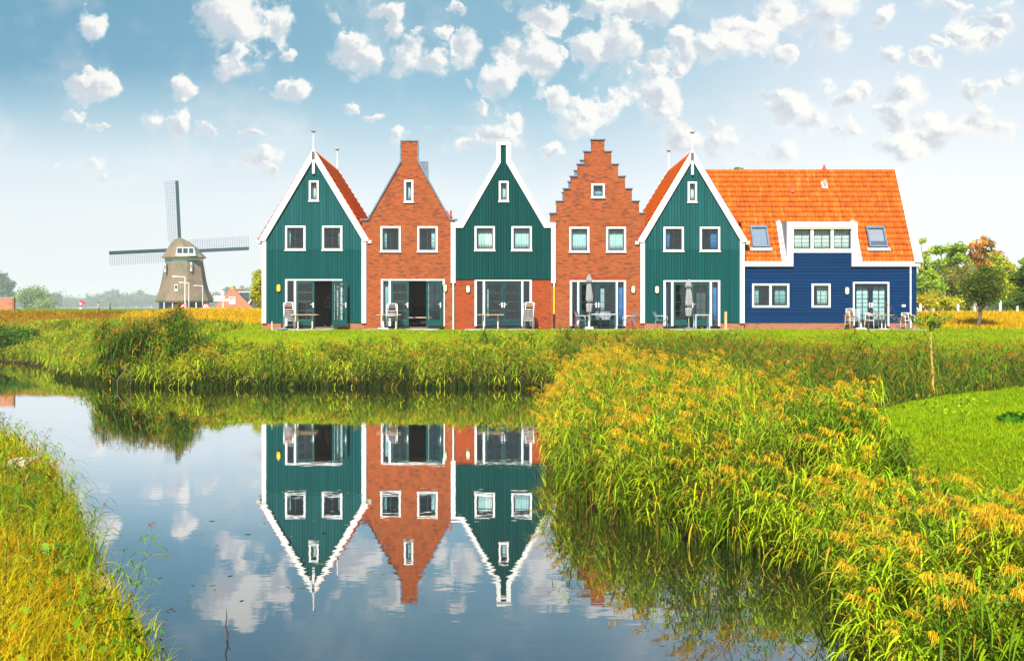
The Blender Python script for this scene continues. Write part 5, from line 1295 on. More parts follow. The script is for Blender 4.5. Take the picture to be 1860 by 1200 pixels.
for i in range(5):
    d = Vector((.34 + .05 * (i % 3), .30 * math.sin(i * 1.7), .10 + .05 * (i % 2))); o_ = Vector((-.22 + .06 * i, .10 * i - .2, .05 * math.sin(i * 2.)))
    w = MB(); p = Vector((c_.x, c_.y, zb)) + o_; w.tube([p - d * .4, p, p + d * .55], [.03, .055, .035], 7); w.build('splinter', M['drift_wood'], lg)
# ------------------------------------------------------------------ trees
def rot_frames(n, r):
    a = r.normal(size=(n, 3)); a /= np.linalg.norm(a, axis=1)[:, None] + 1e-9
    b = r.normal(size=(n, 3)); b -= a * (a * b).sum(1)[:, None]; b /= np.linalg.norm(b, axis=1)[:, None] + 1e-9
    return a, b
def leaf_cloud(C, size, cols, r, elong=1.7):
    """pointed leaf-shaped faces at C"""
    n = len(C); a, b = rot_frames(n, r); s = size * (.6 + .8 * r.random(n))[:, None]
    V = np.stack([C - a * s * elong * .5, C + b * s * .5, C + a * s * elong * .5, C - b * s * .5], 1).reshape(-1, 3)
    F = np.arange(4 * n).reshape(n, 4)
    return V, F, np.repeat(cols, 4, 0)
def tree(name, label, base, h, cw, cz0, col, nleaf, leaf, seed, group=None, trunk=.14, lean=(0, 0), nclump=34, airy=.5, cat='tree', shape='round', bark='bark', col2=None, depth=None):
    """trunk with limbs reaching to leaf clumps spread unevenly through the crown"""
    r = np.random.default_rng(seed); base = Vector(base)
    t = empty(name, base, label, cat, group)
    cz = (cz0 + h) / 2; rz = (h - cz0) / 2
    cl = []; tries = 0
    dp = depth or cw
    while len(cl) < nclump and tries < nclump * 40:
        tries += 1
        p = r.normal(size=3); p /= np.linalg.norm(p); q = r.random() ** .42
        z = p[2] * q
        wmod = 1.0
        if shape == 'cone': wmod = .25 + .75 * (1 - (z + 1) / 2) ** .8
        if shape == 'dome': wmod = 1.0 if z < 0 else 1.0
        lx = p[0] * q * cw / 2 * wmod * (.75 + .5 * r.random()); ly = p[1] * q * dp / 2 * wmod * (.75 + .5 * r.random())
        zz = cz + z * rz
        if shape == 'dome' and z < -.55: continue
        cl.append((lx + lean[0] * zz / h, ly + lean[1] * zz / h, zz))
    cl = np.array(cl)
    C = []; K = []
    per = max(3, nleaf // len(cl))
    for c in cl:
        sig = (cw / 2) * (.15 + .15 * r.random()) * (1.2 - airy * .6)
        k = int(per * (.5 + r.random()))
        P = r.normal(size=(k, 3)) * np.array([sig, sig, sig * .75]) + c
        C.append(P); sh = .75 + .5 * r.random()
        cc = np.array(col) * sh * 2.0
        if col2 is not None: f = r.random() ** 1.5; cc = cc * (1 - f) + np.array(col2) * f
        K.append(np.clip(cc[None] * (.75 + .5 * r.random((k, 1))) * (1 + .12 * r.normal(size=(k, 3))), .002, 1))
    C = np.concatenate(C); K = np.concatenate(K); C[:, 2] = np.maximum(C[:, 2], cz0 * .8)
    V, F, T = leaf_cloud(C, leaf, K, r)
    np_mesh('crown', V + np.array(base), F, M['leaf'], t, tint=T)
    w = MB(); top = Vector((lean[0] * .8, lean[1] * .8, h * .8))
    pts = [base + Vector((lean[0] * s + .05 * h * .2 * math.sin(s * 5 + seed), lean[1] * s, h * .86 * s - .15)) for s in (0, .2, .4, .6, .8, 1)]
    w.tube(pts, [trunk * q for q in (1.25, .95, .8, .6, .38, .1)], 8)
    for c in cl[r.permutation(len(cl))[:min(len(cl), 16)]]:
        s = min(.75, max(.22, (c[2] / h) * .62)); p0 = base + Vector((lean[0] * s, lean[1] * s, h * .86 * s)); p1 = base + Vector(c)
        mid = p0.lerp(p1, .5) + Vector((0, 0, -.06 * h * .4)); w.tube([p0, mid, p1], [trunk * .42, trunk * .28, trunk * .07], 5)
    w.build('trunk', M[bark], t, smooth=True)
    return t
def gz(x, y): return float(land(np.array([float(x)]), np.array([float(y)]))[0])
def tree_at(px, Y, py_top, py_low, wpx, name, label, col, nleaf, leaf, seed, **kw):
    k = FOC / Y; x = (px - CX) / k; z = gz(x, Y); h = EYE - (py_top - CY) / k - z; cz0 = max(.1, EYE - (py_low - CY) / k - z)
    return tree(name, label, (x, Y, z), h, wpx / k, cz0, col, nleaf, leaf, seed, **kw)
OL = (.10, .13, .012); GR = (.06, .13, .012); YG = (.22, .24, .012); DK = (.032, .07, .010); RU = (.30, .12, .02); BR = (.15, .11, .03)
gR = 'trees behind the dike right of the blue house'
tree_at(1722, 112, 436, 520, 82, 'broad_tree', 'broad airy green tree rising tallest behind the blue house end', (.17, .24, .02), 3400, .20, 11, group=gR, trunk=.3, airy=1.3, nclump=46, shape='dome')
tree_at(1672, 105, 428, 535, 46, 'slim_tree', 'thin yellow green tree partly hidden by the blue house gable', (.2, .25, .02), 1100, .16, 12, group=gR, trunk=.16, airy=1.2, nclump=30)
tree_at(1789, 116, 431, 500, 62, 'rust_tree', 'rust orange autumn tree with sparse leaves', (.36, .15, .02), 1900, .20, 13, group=gR, trunk=.24, airy=1.1, nclump=40, col2=(.16, .16, .02))
tree_at(1738, 100, 478, 556, 84, 'olive_tree', 'olive brown feathery tree behind the leaning tree', (.20, .18, .03), 4200, .12, 14, group=gR, trunk=.2, airy=1.0, nclump=60, col2=(.10, .14, .02))
tree_at(1690, 98, 492, 556, 52, 'green_tree', 'fresh green bushy tree beside the blue house corner', (.17, .24, .015), 2400, .14, 15, group=gR, trunk=.16, nclump=40)
tree_at(1832, 98, 474, 556, 56, 'yellow_tree', 'yellow green tree between the two dark trees', (.26, .27, .015), 3000, .14, 16, group=gR, trunk=.16, nclump=46)
tree_at(1806, 104, 455, 540, 44, 'yellow_tree', 'pale yellow tree under the rust orange tree', (.22, .22, .02), 2600, .15, 17, group=gR, trunk=.16, nclump=34)
tree_at(1872, 118, 438, 540, 46, 'broad_tree', 'tall green tree cut by the right edge', (.12, .19, .02), 1500, .2, 18, group=gR, trunk=.24, airy=1.2)
tree_at(1866, 76, 484, 556, 56, 'dark_tree', 'dark green round tree at the right edge above the dike', (.06, .10, .01), 3800, .12, 19, group=gR, trunk=.12, nclump=50, col2=(.07, .13, .012))
tree_at(1760, 110, 500, 558, 60, 'green_tree', 'grey green tree low behind the leaning tree', (.12, .15, .03), 2200, .15, 20, group=gR, trunk=.16, nclump=40)
kq = FOC / 65.; xq = (1774 - CX) / kq; zq_ = gz(xq, 65)
tree('leaning_tree', 'small dark green tree with a leaning trunk in front of the dike', (xq, 65, zq_), EYE + 75 / kq - zq_, 60 / kq, EYE + 5 / kq - zq_, (.060, .095, .010), 6000, .075, 21, trunk=.11, lean=(.62, 0), nclump=64, airy=.4, col2=(.12, .15, .012))
for i, (px, Y, pt, wp, c, lab) in enumerate(((1676, 84, 536, 44, (.26, .22, .012), 'yellow shrub on the dike right beside the blue house'), (1722, 86, 540, 40, (.28, .27, .012), 'low bright yellow shrub on the dike'), (1700, 90, 528, 40, (.20, .18, .02), 'yellow brown shrub between two white posts'), (1838, 88, 549, 60, (.06, .11, .015), 'low dark hedge plant below the pale building'))):
    tree_at(px, Y, pt, 559, wp, 'shrub', lab, c, 2000, .10, 40 + i, group='shrubs along the right dike', trunk=.05, nclump=26, cat='shrub')
tree_at(1342, 84, 299, 360, 26, 'slim_tree', 'thin tree whose tip pokes above the orange roof', (.12, .18, .02), 700, .14, 22, trunk=.14, airy=1.2, nclump=22)
tree_at(468, 93, 486, 553, 30, 'poplar', 'narrow yellow green tree beside the left green house', (.25, .25, .012), 3400, .085, 23, trunk=.07, nclump=60, shape='cone', airy=.3)
# far trees fading into the haze
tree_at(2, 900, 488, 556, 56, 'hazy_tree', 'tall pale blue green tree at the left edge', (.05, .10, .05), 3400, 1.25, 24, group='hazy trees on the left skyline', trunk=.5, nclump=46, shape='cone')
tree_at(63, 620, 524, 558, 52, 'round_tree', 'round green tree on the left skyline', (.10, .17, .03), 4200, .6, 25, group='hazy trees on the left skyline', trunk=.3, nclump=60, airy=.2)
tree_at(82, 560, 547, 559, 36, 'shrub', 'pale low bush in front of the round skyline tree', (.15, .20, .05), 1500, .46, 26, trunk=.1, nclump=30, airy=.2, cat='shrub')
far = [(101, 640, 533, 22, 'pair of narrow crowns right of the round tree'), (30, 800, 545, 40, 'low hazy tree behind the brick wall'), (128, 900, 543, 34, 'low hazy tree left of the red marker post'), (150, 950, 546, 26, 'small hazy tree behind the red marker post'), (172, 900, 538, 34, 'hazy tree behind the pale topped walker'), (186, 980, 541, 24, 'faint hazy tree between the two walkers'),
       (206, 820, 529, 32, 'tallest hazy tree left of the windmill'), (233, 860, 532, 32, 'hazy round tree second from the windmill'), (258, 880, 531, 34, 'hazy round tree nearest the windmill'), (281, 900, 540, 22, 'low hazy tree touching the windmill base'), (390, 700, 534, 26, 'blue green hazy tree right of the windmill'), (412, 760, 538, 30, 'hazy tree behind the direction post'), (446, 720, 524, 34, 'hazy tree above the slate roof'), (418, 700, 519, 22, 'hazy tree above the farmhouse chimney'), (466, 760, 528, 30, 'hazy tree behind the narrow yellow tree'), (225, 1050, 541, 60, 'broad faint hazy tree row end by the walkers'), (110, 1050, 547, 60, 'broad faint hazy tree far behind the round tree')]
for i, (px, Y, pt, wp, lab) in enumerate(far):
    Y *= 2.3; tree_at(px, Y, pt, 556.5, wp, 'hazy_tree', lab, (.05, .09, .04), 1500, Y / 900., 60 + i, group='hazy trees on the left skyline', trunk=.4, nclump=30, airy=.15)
# bushes by the far water on the left
for i, (px, Y, pt, wp, lab) in enumerate(((4, 79.0, 594, 76, 'dark green bush at the left edge by the far water'), (44, 79.8, 600, 52, 'dark green bush right of the one at the left edge'))):
    k = FOC / Y; x = (px - CX) / k; h = EYE - (pt - CY) / k - .0
    tree('shrub', lab, (x, Y, .05), h, wp / k, .05, (.045, .10, .008), 6500, .085, 100 + i, group='bushes at the left end of the pond', trunk=.05, nclump=70, airy=.5, cat='shrub', col2=(.10, .19, .012), depth=3.0)

# ------------------------------------------------------------------ reeds and grasses
def inside(x, y, poly): return sdist(x, y, np.array(poly, float)) < 0
def clumps(P, H, sp, gap, r):
    """reeds stand in clumps: each clump has its own height, tint, share of plumes and lean"""
    sd = int(r.integers(1, 1000)); n = len(P); ix = np.floor(P[:, 0] / sp).astype(int); iy = np.floor(P[:, 1] / sp).astype(int)
    tab = np.random.default_rng(sd).random((128, 128, 6)); best = np.full(n, 1e9); sec = np.full(n, 1e9); bi = np.zeros((n, 2), int)
    for a in (-1, 0, 1):
        for b in (-1, 0, 1):
            jx, jy = ix + a, iy + b; t = tab[jx % 128, jy % 128]
            d = np.hypot((jx + t[:, 0]) * sp - P[:, 0], (jy + t[:, 1]) * sp - P[:, 1])
            nb = d < best; sec = np.where(nb, best, np.minimum(sec, d)); bi[nb] = np.stack([jx, jy], 1)[nb]; best = np.where(nb, d, best)
    t = tab[bi[:, 0] % 128, bi[:, 1] % 128]
    k = ((sec - best) > gap) | (r.random(n) < .35)
    H = H * (.74 + .5 * t[:, 2]) * (1 - .18 * np.clip(best / sp, 0, 1))
    return P[k], H[k], t[k, 3] ** 1.5, np.clip(t[k, 4] * 2.1 - .35, .03, 1.6), t[k, 5] * 6.283
def reeds(name, label, P, H, r, nleaf=9, leaf_l=.36, leaf_w=.022, plume=1., wind=(.5, -.1), cols=None, plume_col=None, bend=.22, stem_r=.006, strands=16, plume_l=.22, dead=.18, clump=.9, gap=.16):
    """common reed: stems, arching leaves, nodding plumes, as one mesh with a colour of its own per leaf"""
    P, H, cj, cp, ca = clumps(P, np.asarray(H), clump, gap, r)
    n = len(P)
    az = ca + r.normal(size=n) * .9; bl = bend * H * (.4 + .9 * r.random(n))
    lx = wind[0] * bl + .62 * bl * np.cos(az); ly = wind[1] * bl + .62 * bl * np.sin(az)
    def stem(t): return np.stack([P[:, 0] + lx * t ** 2, P[:, 1] + ly * t ** 2, P[:, 2] + H * (t - .06 * t ** 3)], 1)
    Vs = []; Fs = []; Ts = []; off = 0
    def addq(V, T, k):     # V (m, 2k, 3): k cross pairs -> k-1 quads
        nonlocal off
        m = len(V); Vs.append(V.reshape(-1, 3)); Ts.append(np.broadcast_to(T[:, None], (m, 2 * k, 3)).reshape(-1, 3) if T.ndim == 2 else T.reshape(-1, 3))
        b = off + np.arange(m)[:, None] * 2 * k + (np.arange(k - 1) * 2)[None]; b = b.ravel()
        Fs.append(np.stack([b, b + 1, b + 3, b + 2], 1)); off += m * 2 * k
    # stems
    ts = (0, .35, .7, 1.); a2 = r.random(n) * 3.14; sx_ = np.stack([np.cos(a2), np.sin(a2), 0 * a2], 1) * stem_r
    sc = np.array([.17, .16, .03]) * (.6 + .8 * r.random((n, 1))); lowc = np.array([.14, .10, .035])
    V = np.stack([q for t in ts for q in (stem(t) - sx_ * (1.2 - t), stem(t) + sx_ * (1.2 - t))], 1)
    T = np.stack([sc * .4 + lowc * .6] * 2 + [sc * .7 + lowc * .3] * 2 + [sc] * 4, 1); addq(V, T, 4)
    # leaves
    for j in range(nleaf):
        t = np.clip(.22 + .74 * (j + r.random(n)) / nleaf, 0, .98); o = np.stack([P[:, 0] + lx * t ** 2, P[:, 1] + ly * t ** 2, P[:, 2] + H * (t - .06 * t ** 3)], 1)
        a = r.random(n) * 6.283; L = leaf_l * (.55 + .75 * r.random(n)) * (1.1 - .45 * np.abs(t - .6)); up = .75 + .5 * r.random(n); dr = .55 + .9 * r.random(n)
        dx = np.cos(a) + wind[0] * 1.1; dy = np.sin(a) + wind[1] * 1.1; nn = np.sqrt(dx * dx + dy * dy) + .15; dx /= nn; dy /= nn
        side = np.stack([-dy, dx, .35 * (r.random(n) - .5)], 1); w = leaf_w * (.7 + .6 * r.random(n))
        pts = []
        for s, ww in ((0, .45), (.33, 1.), (.7, .75), (1., .04)):
            c = o + np.stack([dx * L * s * .85, dy * L * s * .85, L * (up * s * .8 - dr * s * s)], 1); q = side * (w * ww * .5)[:, None]
            pts += [c - q, c + q]
        f = np.clip(.35 * r.random((n, 1)) + .72 * cj[:, None], 0, 1); c0, c1 = np.array(cols[0]), np.array(cols[1]); T = c0 * (1 - f) + c1 * f
        dd = (r.random(n) < dead * (1.6 - 1.4 * t)); T[dd] = np.array(cols[2]) * (.7 + .6 * r.random((dd.sum(), 1)))
        T = T * (.68 + .6 * r.random((n, 1))) * (.62 + .5 * cj[:, None] ** .6)
        addq(np.stack(pts, 1), T, 4)
    # plumes
    sel = np.where(r.random(n) < plume * cp)[0]; m = len(sel)
    if m:
        top = stem(1.)[sel]; da = r.random(m) * 1.2 - .6 + math.atan2(wind[1], wind[0]); hx, hy = np.cos(da), np.sin(da)
        Lp = plume_l * (.7 + .6 * r.random(m)); pc = np.array(plume_col[0]) + (np.array(plume_col[1]) - np.array(plume_col[0])) * r.random((m, 1))
        for j in range(strands):
            s0 = j / strands * .75; a = da + (r.random(m) - .5) * 3.4
            o = top + np.stack([hx * Lp * s0 * .75, hy * Lp * s0 * .75, Lp * (s0 * .75 - .5 * s0 * s0)], 1)
            l = Lp * (.32 + .3 * r.random(m)) * (1.05 - .5 * s0); ex, ey = np.cos(a) * .55 + hx * .5, np.sin(a) * .55 + hy * .5
            e1 = o + np.stack([ex * l * .55, ey * l * .55, l * (.30 - .25 * r.random(m))], 1); e2 = o + np.stack([ex * l, ey * l, l * (.25 - .75 * r.random(m))], 1)
            q = np.stack([-ey, ex, .6 * (r.random(m) - .5)], 1) * (leaf_w * .16 * (.6 + .8 * r.random(m)))[:, None]
            addq(np.stack([o - q * .4, o + q * .4, e1 - q, e1 + q, e2 - q * .25, e2 + q * .25], 1), pc * (.7 + .6 * r.random((m, 1))), 3)
    V = np.concatenate(Vs); F = np.concatenate(Fs); T = np.clip(np.concatenate(Ts) * np.array([1, 1, .45]), .002, 1)
    o = np_mesh(name, V, F, M['reed_leaf'], tint=T); tag(o, label, kind='stuff'); return o
def grasses(name, label, P, r, per=10, length=.4, w=.008, cols=None, spread=.06, lean=.5, wind=(0, 0), seg=3, mat='grass_leaf', mask=None):
    n = len(P); m = n * per; o = np.repeat(P, per, 0); a = r.random(m) * 6.283
    o = o + np.stack([r.normal(size=m) * spread, r.normal(size=m) * spread, np.zeros(m)], 1)
    L = np.repeat(length if hasattr(length, '__len__') else np.full(n, length), per) * (.5 + .7 * r.random(m)); ln = lean * (.3 + r.random(m))
    dx = np.cos(a) * ln + wind[0]; dy = np.sin(a) * ln + wind[1]; side = np.stack([-np.sin(a), np.cos(a), np.zeros(m)], 1) * (w * (.6 + .8 * r.random(m)) * .5)[:, None]
    pts = []
    for k in range(seg + 1):
        s = k / seg; c = o + np.stack([dx * L * s * s, dy * L * s * s, L * (s - .38 * s * s * np.minimum(1.3, ln))], 1); q = side * (1.05 - s) * (1 if k < seg else .3); pts += [c - q, c + q]
    V = np.stack(pts, 1).reshape(-1, 3); kk = 2 * (seg + 1)
    b = (np.arange(m)[:, None] * kk + (np.arange(seg) * 2)[None]).ravel(); F = np.stack([b, b + 1, b + 3, b + 2], 1)
    cols = [np.array(c) for c in cols]; tuft = np.repeat(r.random((n, 1)), per, 0); f = np.clip(tuft * .7 + .3 * r.random((m, 1)), 0, 1)
    if mask is not None: f = np.clip(f * .5 + np.repeat(mask[:, None], per, 0) * .75 - .1, 0, 1)
    x = f * (len(cols) - 1); i = np.minimum(x.astype(int), len(cols) - 2)[:, 0]; g = x - i[:, None]; ca = np.array(cols)
    T = (ca[i] * (1 - g) + ca[i + 1] * g) * (.75 + .5 * r.random((m, 1))) * np.array([1, 1, .45])
    o_ = np_mesh(name, V, F, M[mat], tint=np.repeat(T, kk, 0)); tag(o_, label, kind='stuff'); return o_
def scatter(x0, x1, y0, y1, dens, r, keep):
    n = int((x1 - x0) * (y1 - y0) * dens); x = x0 + (x1 - x0) * r.random(n); y = y0 + (y1 - y0) * r.random(n)
    # only the ground the photo can see, with a margin
    ok = (x > -.45 * y - 2.5) & (x < .46 * y + 3); x, y = x[ok], y[ok]
    d = sdist(x, y, WATER); g = -sdist(x, y, FAR); e = sdist(x, y, MOUND)
    k = keep(x, y, d, g, e, r.random(len(x))); x, y = x[k], y[k]
    return np.stack([x, y, land(x, y)], 1)
GRN = (.055, .150, .008); YLG = (.235, .345, .012); STR = (.42, .27, .03); ORA = (.80, .52, .03); ORB = (.60, .31, .025)
q = np.random.default_rng(21)
# near right bank: the big bed of reeds
def kp(x, y, d, g, e, u):
    patch = fbm(x * .45, y * .45)
    lawn_in = -e        # how deep inside the mown mound
    return (g < 0) & (x > -1) & (d > -.45) & (x < np.interp(y, [22, 24, 35, 42, 50], [99, 6.6, 6.2, 4.4, 2.8]) + 1.2 * (patch - .47)) & (y < 50) & (e > -(.15 + .5 * patch + 2.2 * sm((14.4 - y) / 2.2)) + .5 * sm((y - 20) / 3)) & (u < .45 + .9 * patch) & (d < 14)
P = scatter(-1, 13, 10, 51, 58, q, kp)
P[:, 2] = np.maximum(P[:, 2], -.15)
dsh = sdist(P[:, 0], P[:, 1], WATER); em = sdist(P[:, 0], P[:, 1], MOUND)
pt = fbm(P[:, 0] * .5 + 3, P[:, 1] * .5)
Hh = (1.40 + .45 * q.random(len(P)) + .5 * (pt - .45)) * (.80 + .20 * sm((dsh + .3) / 1.2)) * (1 - .35 * sm((14.5 - P[:, 1]) / 4)) * (1 - .60 * sm((2.3 - em) / 2.3))
yel = pt > .5
kw = dict(wind=(-.6, -.3), gap=.2, plume_col=(ORA, ORB), strands=34)
print('near reeds', len(P))
reeds('near_reeds', 'dense bed of tall green reeds with orange plumes on the right bank', P[yel], Hh[yel], q, nleaf=9, leaf_l=.40, leaf_w=.024, plume=.52, cols=((.18, .36, .010), (.52, .58, .014), STR), plume_l=.30, **kw)
reeds('near_reeds', 'greener reeds with fewer plumes mixed into the right bank bed', P[~yel], Hh[~yel], q, nleaf=10, leaf_l=.42, leaf_w=.026, plume=.32, cols=((.10, .27, .008), (.40, .52, .012), STR), plume_l=.28, **kw)
# ditch behind the mound
def kp(x, y, d, g, e, u): return (x > np.interp(y, [22, 24, 35, 42, 50], [99, 6.4, 5.9, 4.1, 2.4])) & (e > .45) & (g < 2.4 + fbm(x * .4, y * .4) * 1.8) & (y > 24) & (y < 60) & (d > .3) & (u < .5 + .6 * fbm(x * .5, y * .5))
P = scatter(2, 26, 24, 56, 32, q, kp); pt = fbm(P[:, 0] * .4 + 9, P[:, 1] * .4)
gq = -sdist(P[:, 0], P[:, 1], FAR)
Hh = (1.5 + .5 * q.random(len(P)) + .8 * (pt - .45) + .2 * sm((12 - P[:, 0]) / 8)) * (1 - .38 * sm((gq - .5) / 3.5))
print('ditch reeds', len(P))
reeds('ditch_reeds', 'dark green reeds with brown plumes filling the ditch behind the grass mound', P, Hh, q, nleaf=9, leaf_l=.42, leaf_w=.026, plume=.36, wind=(-.7, -.2), cols=((.035, .115, .008), (.17, .30, .012), STR), plume_col=((.50, .26, .025), (.34, .15, .022)), strands=24, plume_l=.28)
# far bank below the houses
def kp(x, y, d, g, e, u): return (g > -.5) & (d > -.5) & (g < 3.2 + 2.0 * fbm(x * .3, y * .3 + 4) + 1.3 * np.exp(-((x - 5) / 6) ** 2)) & (x > -15.5) & (x < 18) & (u < .4 + .9 * fbm(x * .6, y * .6))
P = scatter(-16, 18, 36, 60, 26, q, kp); pt = fbm(P[:, 0] * .5 + 2, P[:, 1] * .5); gq = -sdist(P[:, 0], P[:, 1], FAR)
P[:, 2] = np.maximum(P[:, 2], -.15)
Hh = (1.0 + .5 * q.random(len(P)) + .8 * (pt - .45)) * (1 + .22 * np.exp(-((P[:, 0] - 5) / 6) ** 2)) * (1 - .62 * sm((gq - .8) / 3.6)) * np.where(P[:, 0] > 8, .88, 1)
print('far reeds', len(P))
wst = P[:, 0] < 2.5
reeds('far_reeds', 'dark green belt of reeds with brown plumes below the right hand houses', P[~wst], Hh[~wst] * 1.08, q, nleaf=10, leaf_l=.46, leaf_w=.040, plume=.40, wind=(-.4, -.3), cols=((.04, .125, .008), (.20, .32, .012), STR), plume_col=((.58, .34, .025), (.40, .19, .02)), strands=18, plume_l=.26, dead=.14)
reeds('far_reeds', 'long belt of reeds with golden plumes along the far bank', P[wst], Hh[wst], q, nleaf=9, leaf_l=.46, leaf_w=.042, plume=.55, wind=(-.4, -.3), cols=((.08, .22, .008), (.40, .48, .012), STR), plume_col=((.70, .43, .025), (.56, .27, .02)), strands=18, plume_l=.26, dead=.14)
# tall clump left of the lawn
def kp(x, y, d, g, e, u): return (g > .2) & (((x + 15.7) / 2.15) ** 2 + ((y - 55.4) / 1.8) ** 2 < 1 + .35 * u)
P = scatter(-19, -12, 52, 59, 90, q, kp); Hh = 2.55 + .6 * q.random(len(P)) - P[:, 2] * .55 - .55 * ((P[:, 0] + 15.8) / 1.95) ** 2 + .7 * (fbm(P[:, 0] * .9, P[:, 1] * .9) - .47) - .22
reeds('tall_reeds', 'tall thick clump of reeds rising above the bank at the left', P, Hh, q, nleaf=15, leaf_l=.50, leaf_w=.042, plume=.4, wind=(.15, -.5), cols=((.05, .16, .008), (.24, .38, .012), (.52, .34, .03)), plume_col=((.50, .27, .025), (.38, .18, .022)), strands=18, plume_l=.26, bend=.10, dead=.22)
# left slope beyond the clump, falling to the water
def kp(x, y, d, g, e, u): return (g > -.1) & (d > -.3) & (x < -13) & (g < 9) & (u < .55 + .6 * fbm(x * .4, y * .4)) & ~((((x + 15.6) / 2.2) ** 2 + ((y - 55.6) / 1.8) ** 2) < 1)
P = scatter(-33, -13, 50, 84, 20, q, kp); P[:, 2] = np.maximum(P[:, 2], -.1)
gs = -sdist(P[:, 0], P[:, 1], FAR); Hh = (.7 + .45 * q.random(len(P))) * (.7 + .6 * fbm(P[:, 0] * .5, P[:, 1] * .5)) * (1 - .6 * sm((gs - 1) / 4)); print('slope', len(P))
reeds('slope_reeds', 'yellow green reeds on the slope at the left end of the pond', P, Hh, q, nleaf=9, leaf_l=.42, leaf_w=.045, plume=.35, wind=(-.3, -.3), cols=((.15, .30, .010), (.42, .50, .014), (.55, .36, .03)), plume_col=((.62, .36, .025), (.50, .24, .02)), strands=16, plume_l=.24, dead=.2)
# left near bank: rough yellow grass, some reed leaves
def kp(x, y, d, g, e, u): return (g < 0) & (x < 1) & (d > -.12) & (u < .5 + .8 * fbm(x * .7, y * .7))
P = scatter(-22, 0, 8.5, 48, 42, q, kp); P[:, 2] = np.maximum(P[:, 2], -.05); dd = sdist(P[:, 0], P[:, 1], WATER)
Ln = (.32 + .30 * fbm(P[:, 0] * .8, P[:, 1] * .8)) * (1 - .55 * sm((14.5 - P[:, 1]) / 4) * sm((1.2 - dd) / .8)); mk = .5 * fbm(P[:, 0] * .3 + 4, P[:, 1] * .3) + .5 * fbm(P[:, 0] * 1.3, P[:, 1] * 1.3 + 9); mk = sm((mk - .26) / .30) * .70 * (1 - .2 * sm((15 - P[:, 1]) / 4)) + .06 + .35 * q.random(len(P)) ** 1.3
print('left grass', len(P))
grasses('bank_grass', 'rough yellow green grass on the left bank', P, q, per=18, length=Ln, w=.015, cols=((.07, .19, .008), (.17, .31, .010), (.40, .43, .014), (.66, .48, .02), (.60, .32, .02)), spread=.11, lean=1.15, mask=mk)
def kp(x, y, d, g, e, u): return (g < 0) & (x < 1) & (d > -.2) & (d < 1.6) & (u < .8 * fbm(x * .5, y * .5)) & (y > 12.5)
P = scatter(-22, 0, 12, 48, 26, q, kp); P[:, 2] = np.maximum(P[:, 2], -.05)
reeds('bank_reeds', 'short leafy reeds leaning over the water from the left bank', P, .55 + .45 * q.random(len(P)), q, nleaf=9, leaf_l=.36, leaf_w=.022, plume=.08, wind=(.7, -.2), cols=((.07, .21, .010), (.28, .42, .012), STR), plume_col=((.25, .10, .03), (.2, .08, .03)), strands=10, plume_l=.22)
# broad leaved weeds between the grass of the left bank and along the mound
def weeds(name, label, P, size, cols, r, per=14, hgt=.22):
    n = len(P); C = np.repeat(P, per, 0) + r.normal(size=(n * per, 3)) * np.array([.10, .10, 0]); C[:, 2] += hgt * r.random(n * per) * np.repeat(.4 + r.random(n), per)
    f = np.repeat(r.random((n, 1)), per, 0); K = (np.array(cols[0]) * (1 - f) + np.array(cols[1]) * f) * (.7 + .6 * r.random((n * per, 1)))
    V, F, T = leaf_cloud(C, size, K, r, 2.0); o = np_mesh(name, V, F, M['reed_leaf'], tint=T); tag(o, label, kind='stuff')
def kp(x, y, d, g, e, u): return (g < 0) & (x < 1) & (d > .05) & (u < 1.5 * (fbm(x * .6 + 7, y * .6) - .28))
weeds('bank_weeds', 'low broad leaved weeds in the left bank grass', scatter(-16, 0, 9, 34, 14, q, kp), .045, ((.05, .16, .004), (.20, .30, .006)), q, 16, .34)
def kp(x, y, d, g, e, u): return (g < 0) & (e > -1.6) & (e < .6) & (x > 3) & (y < 30) & (u < 1.6 * (fbm(x * .6 + 3, y * .6) - .25))
weeds('mound_weeds', 'weeds and taller grass where the reeds meet the mound', scatter(3, 13, 11, 30, 6, q, kp), .035, ((.12, .28, .004), (.34, .42, .006)), q, 14, .22)
# dry dock stalks standing in the left grass
def kp(x, y, d, g, e, u): return (g < 0) & (x < 0) & (d > .1) & (d < 3.5)
P = scatter(-14, 0, 9.5, 26, 2.2, q, kp)
reeds('dock_stalks', 'dark brown dry stalks in the left bank grass', P, .75 + .3 * q.random(len(P)), q, nleaf=12, leaf_l=.07, leaf_w=.020, plume=1, wind=(.1, 0), cols=((.07, .035, .02), (.12, .06, .03), (.10, .05, .03)), plume_col=((.10, .05, .03), (.07, .035, .02)), strands=16, plume_l=.12, bend=.1, stem_r=.007)
# low green plants at the water's edge
def kp(x, y, d, g, e, u): return (d > -.15) & (d < 1.0) & (g < 0) & (x > -.5) & (u < .9 * fbm(x * .8, y * .8))
P = scatter(-.5, 5, 10, 24, 60, q, kp); P[:, 2] = np.maximum(P[:, 2], -.03)
grasses('edge_grass', 'bright green grass hanging over the water below the right reeds', P, q, per=16, length=.42, w=.014, cols=((.09, .25, .008), (.24, .42, .010), (.38, .48, .014)), spread=.08, lean=.8, wind=(-.35, -.2))
def kp(x, y, d, g, e, u): return (d > -.35) & (d < .7) & (g > -1) & (x > -21) & (x < 1.5) & (u < 1.1 * fbm(x * .8, y * .8))
P = scatter(-21, 3, 50, 62, 44, q, kp); P[:, 2] = np.maximum(P[:, 2], -.03)
grasses('far_edge_grass', 'low grass along the waterline of the far bank', P, q, per=12, length=.42, w=.03, cols=((.02, .045, .006), (.05, .11, .008), (.14, .12, .02)), spread=.12, lean=.8, wind=(0, -.3))  # blades coloured dark, painting the shade at the foot of the reeds
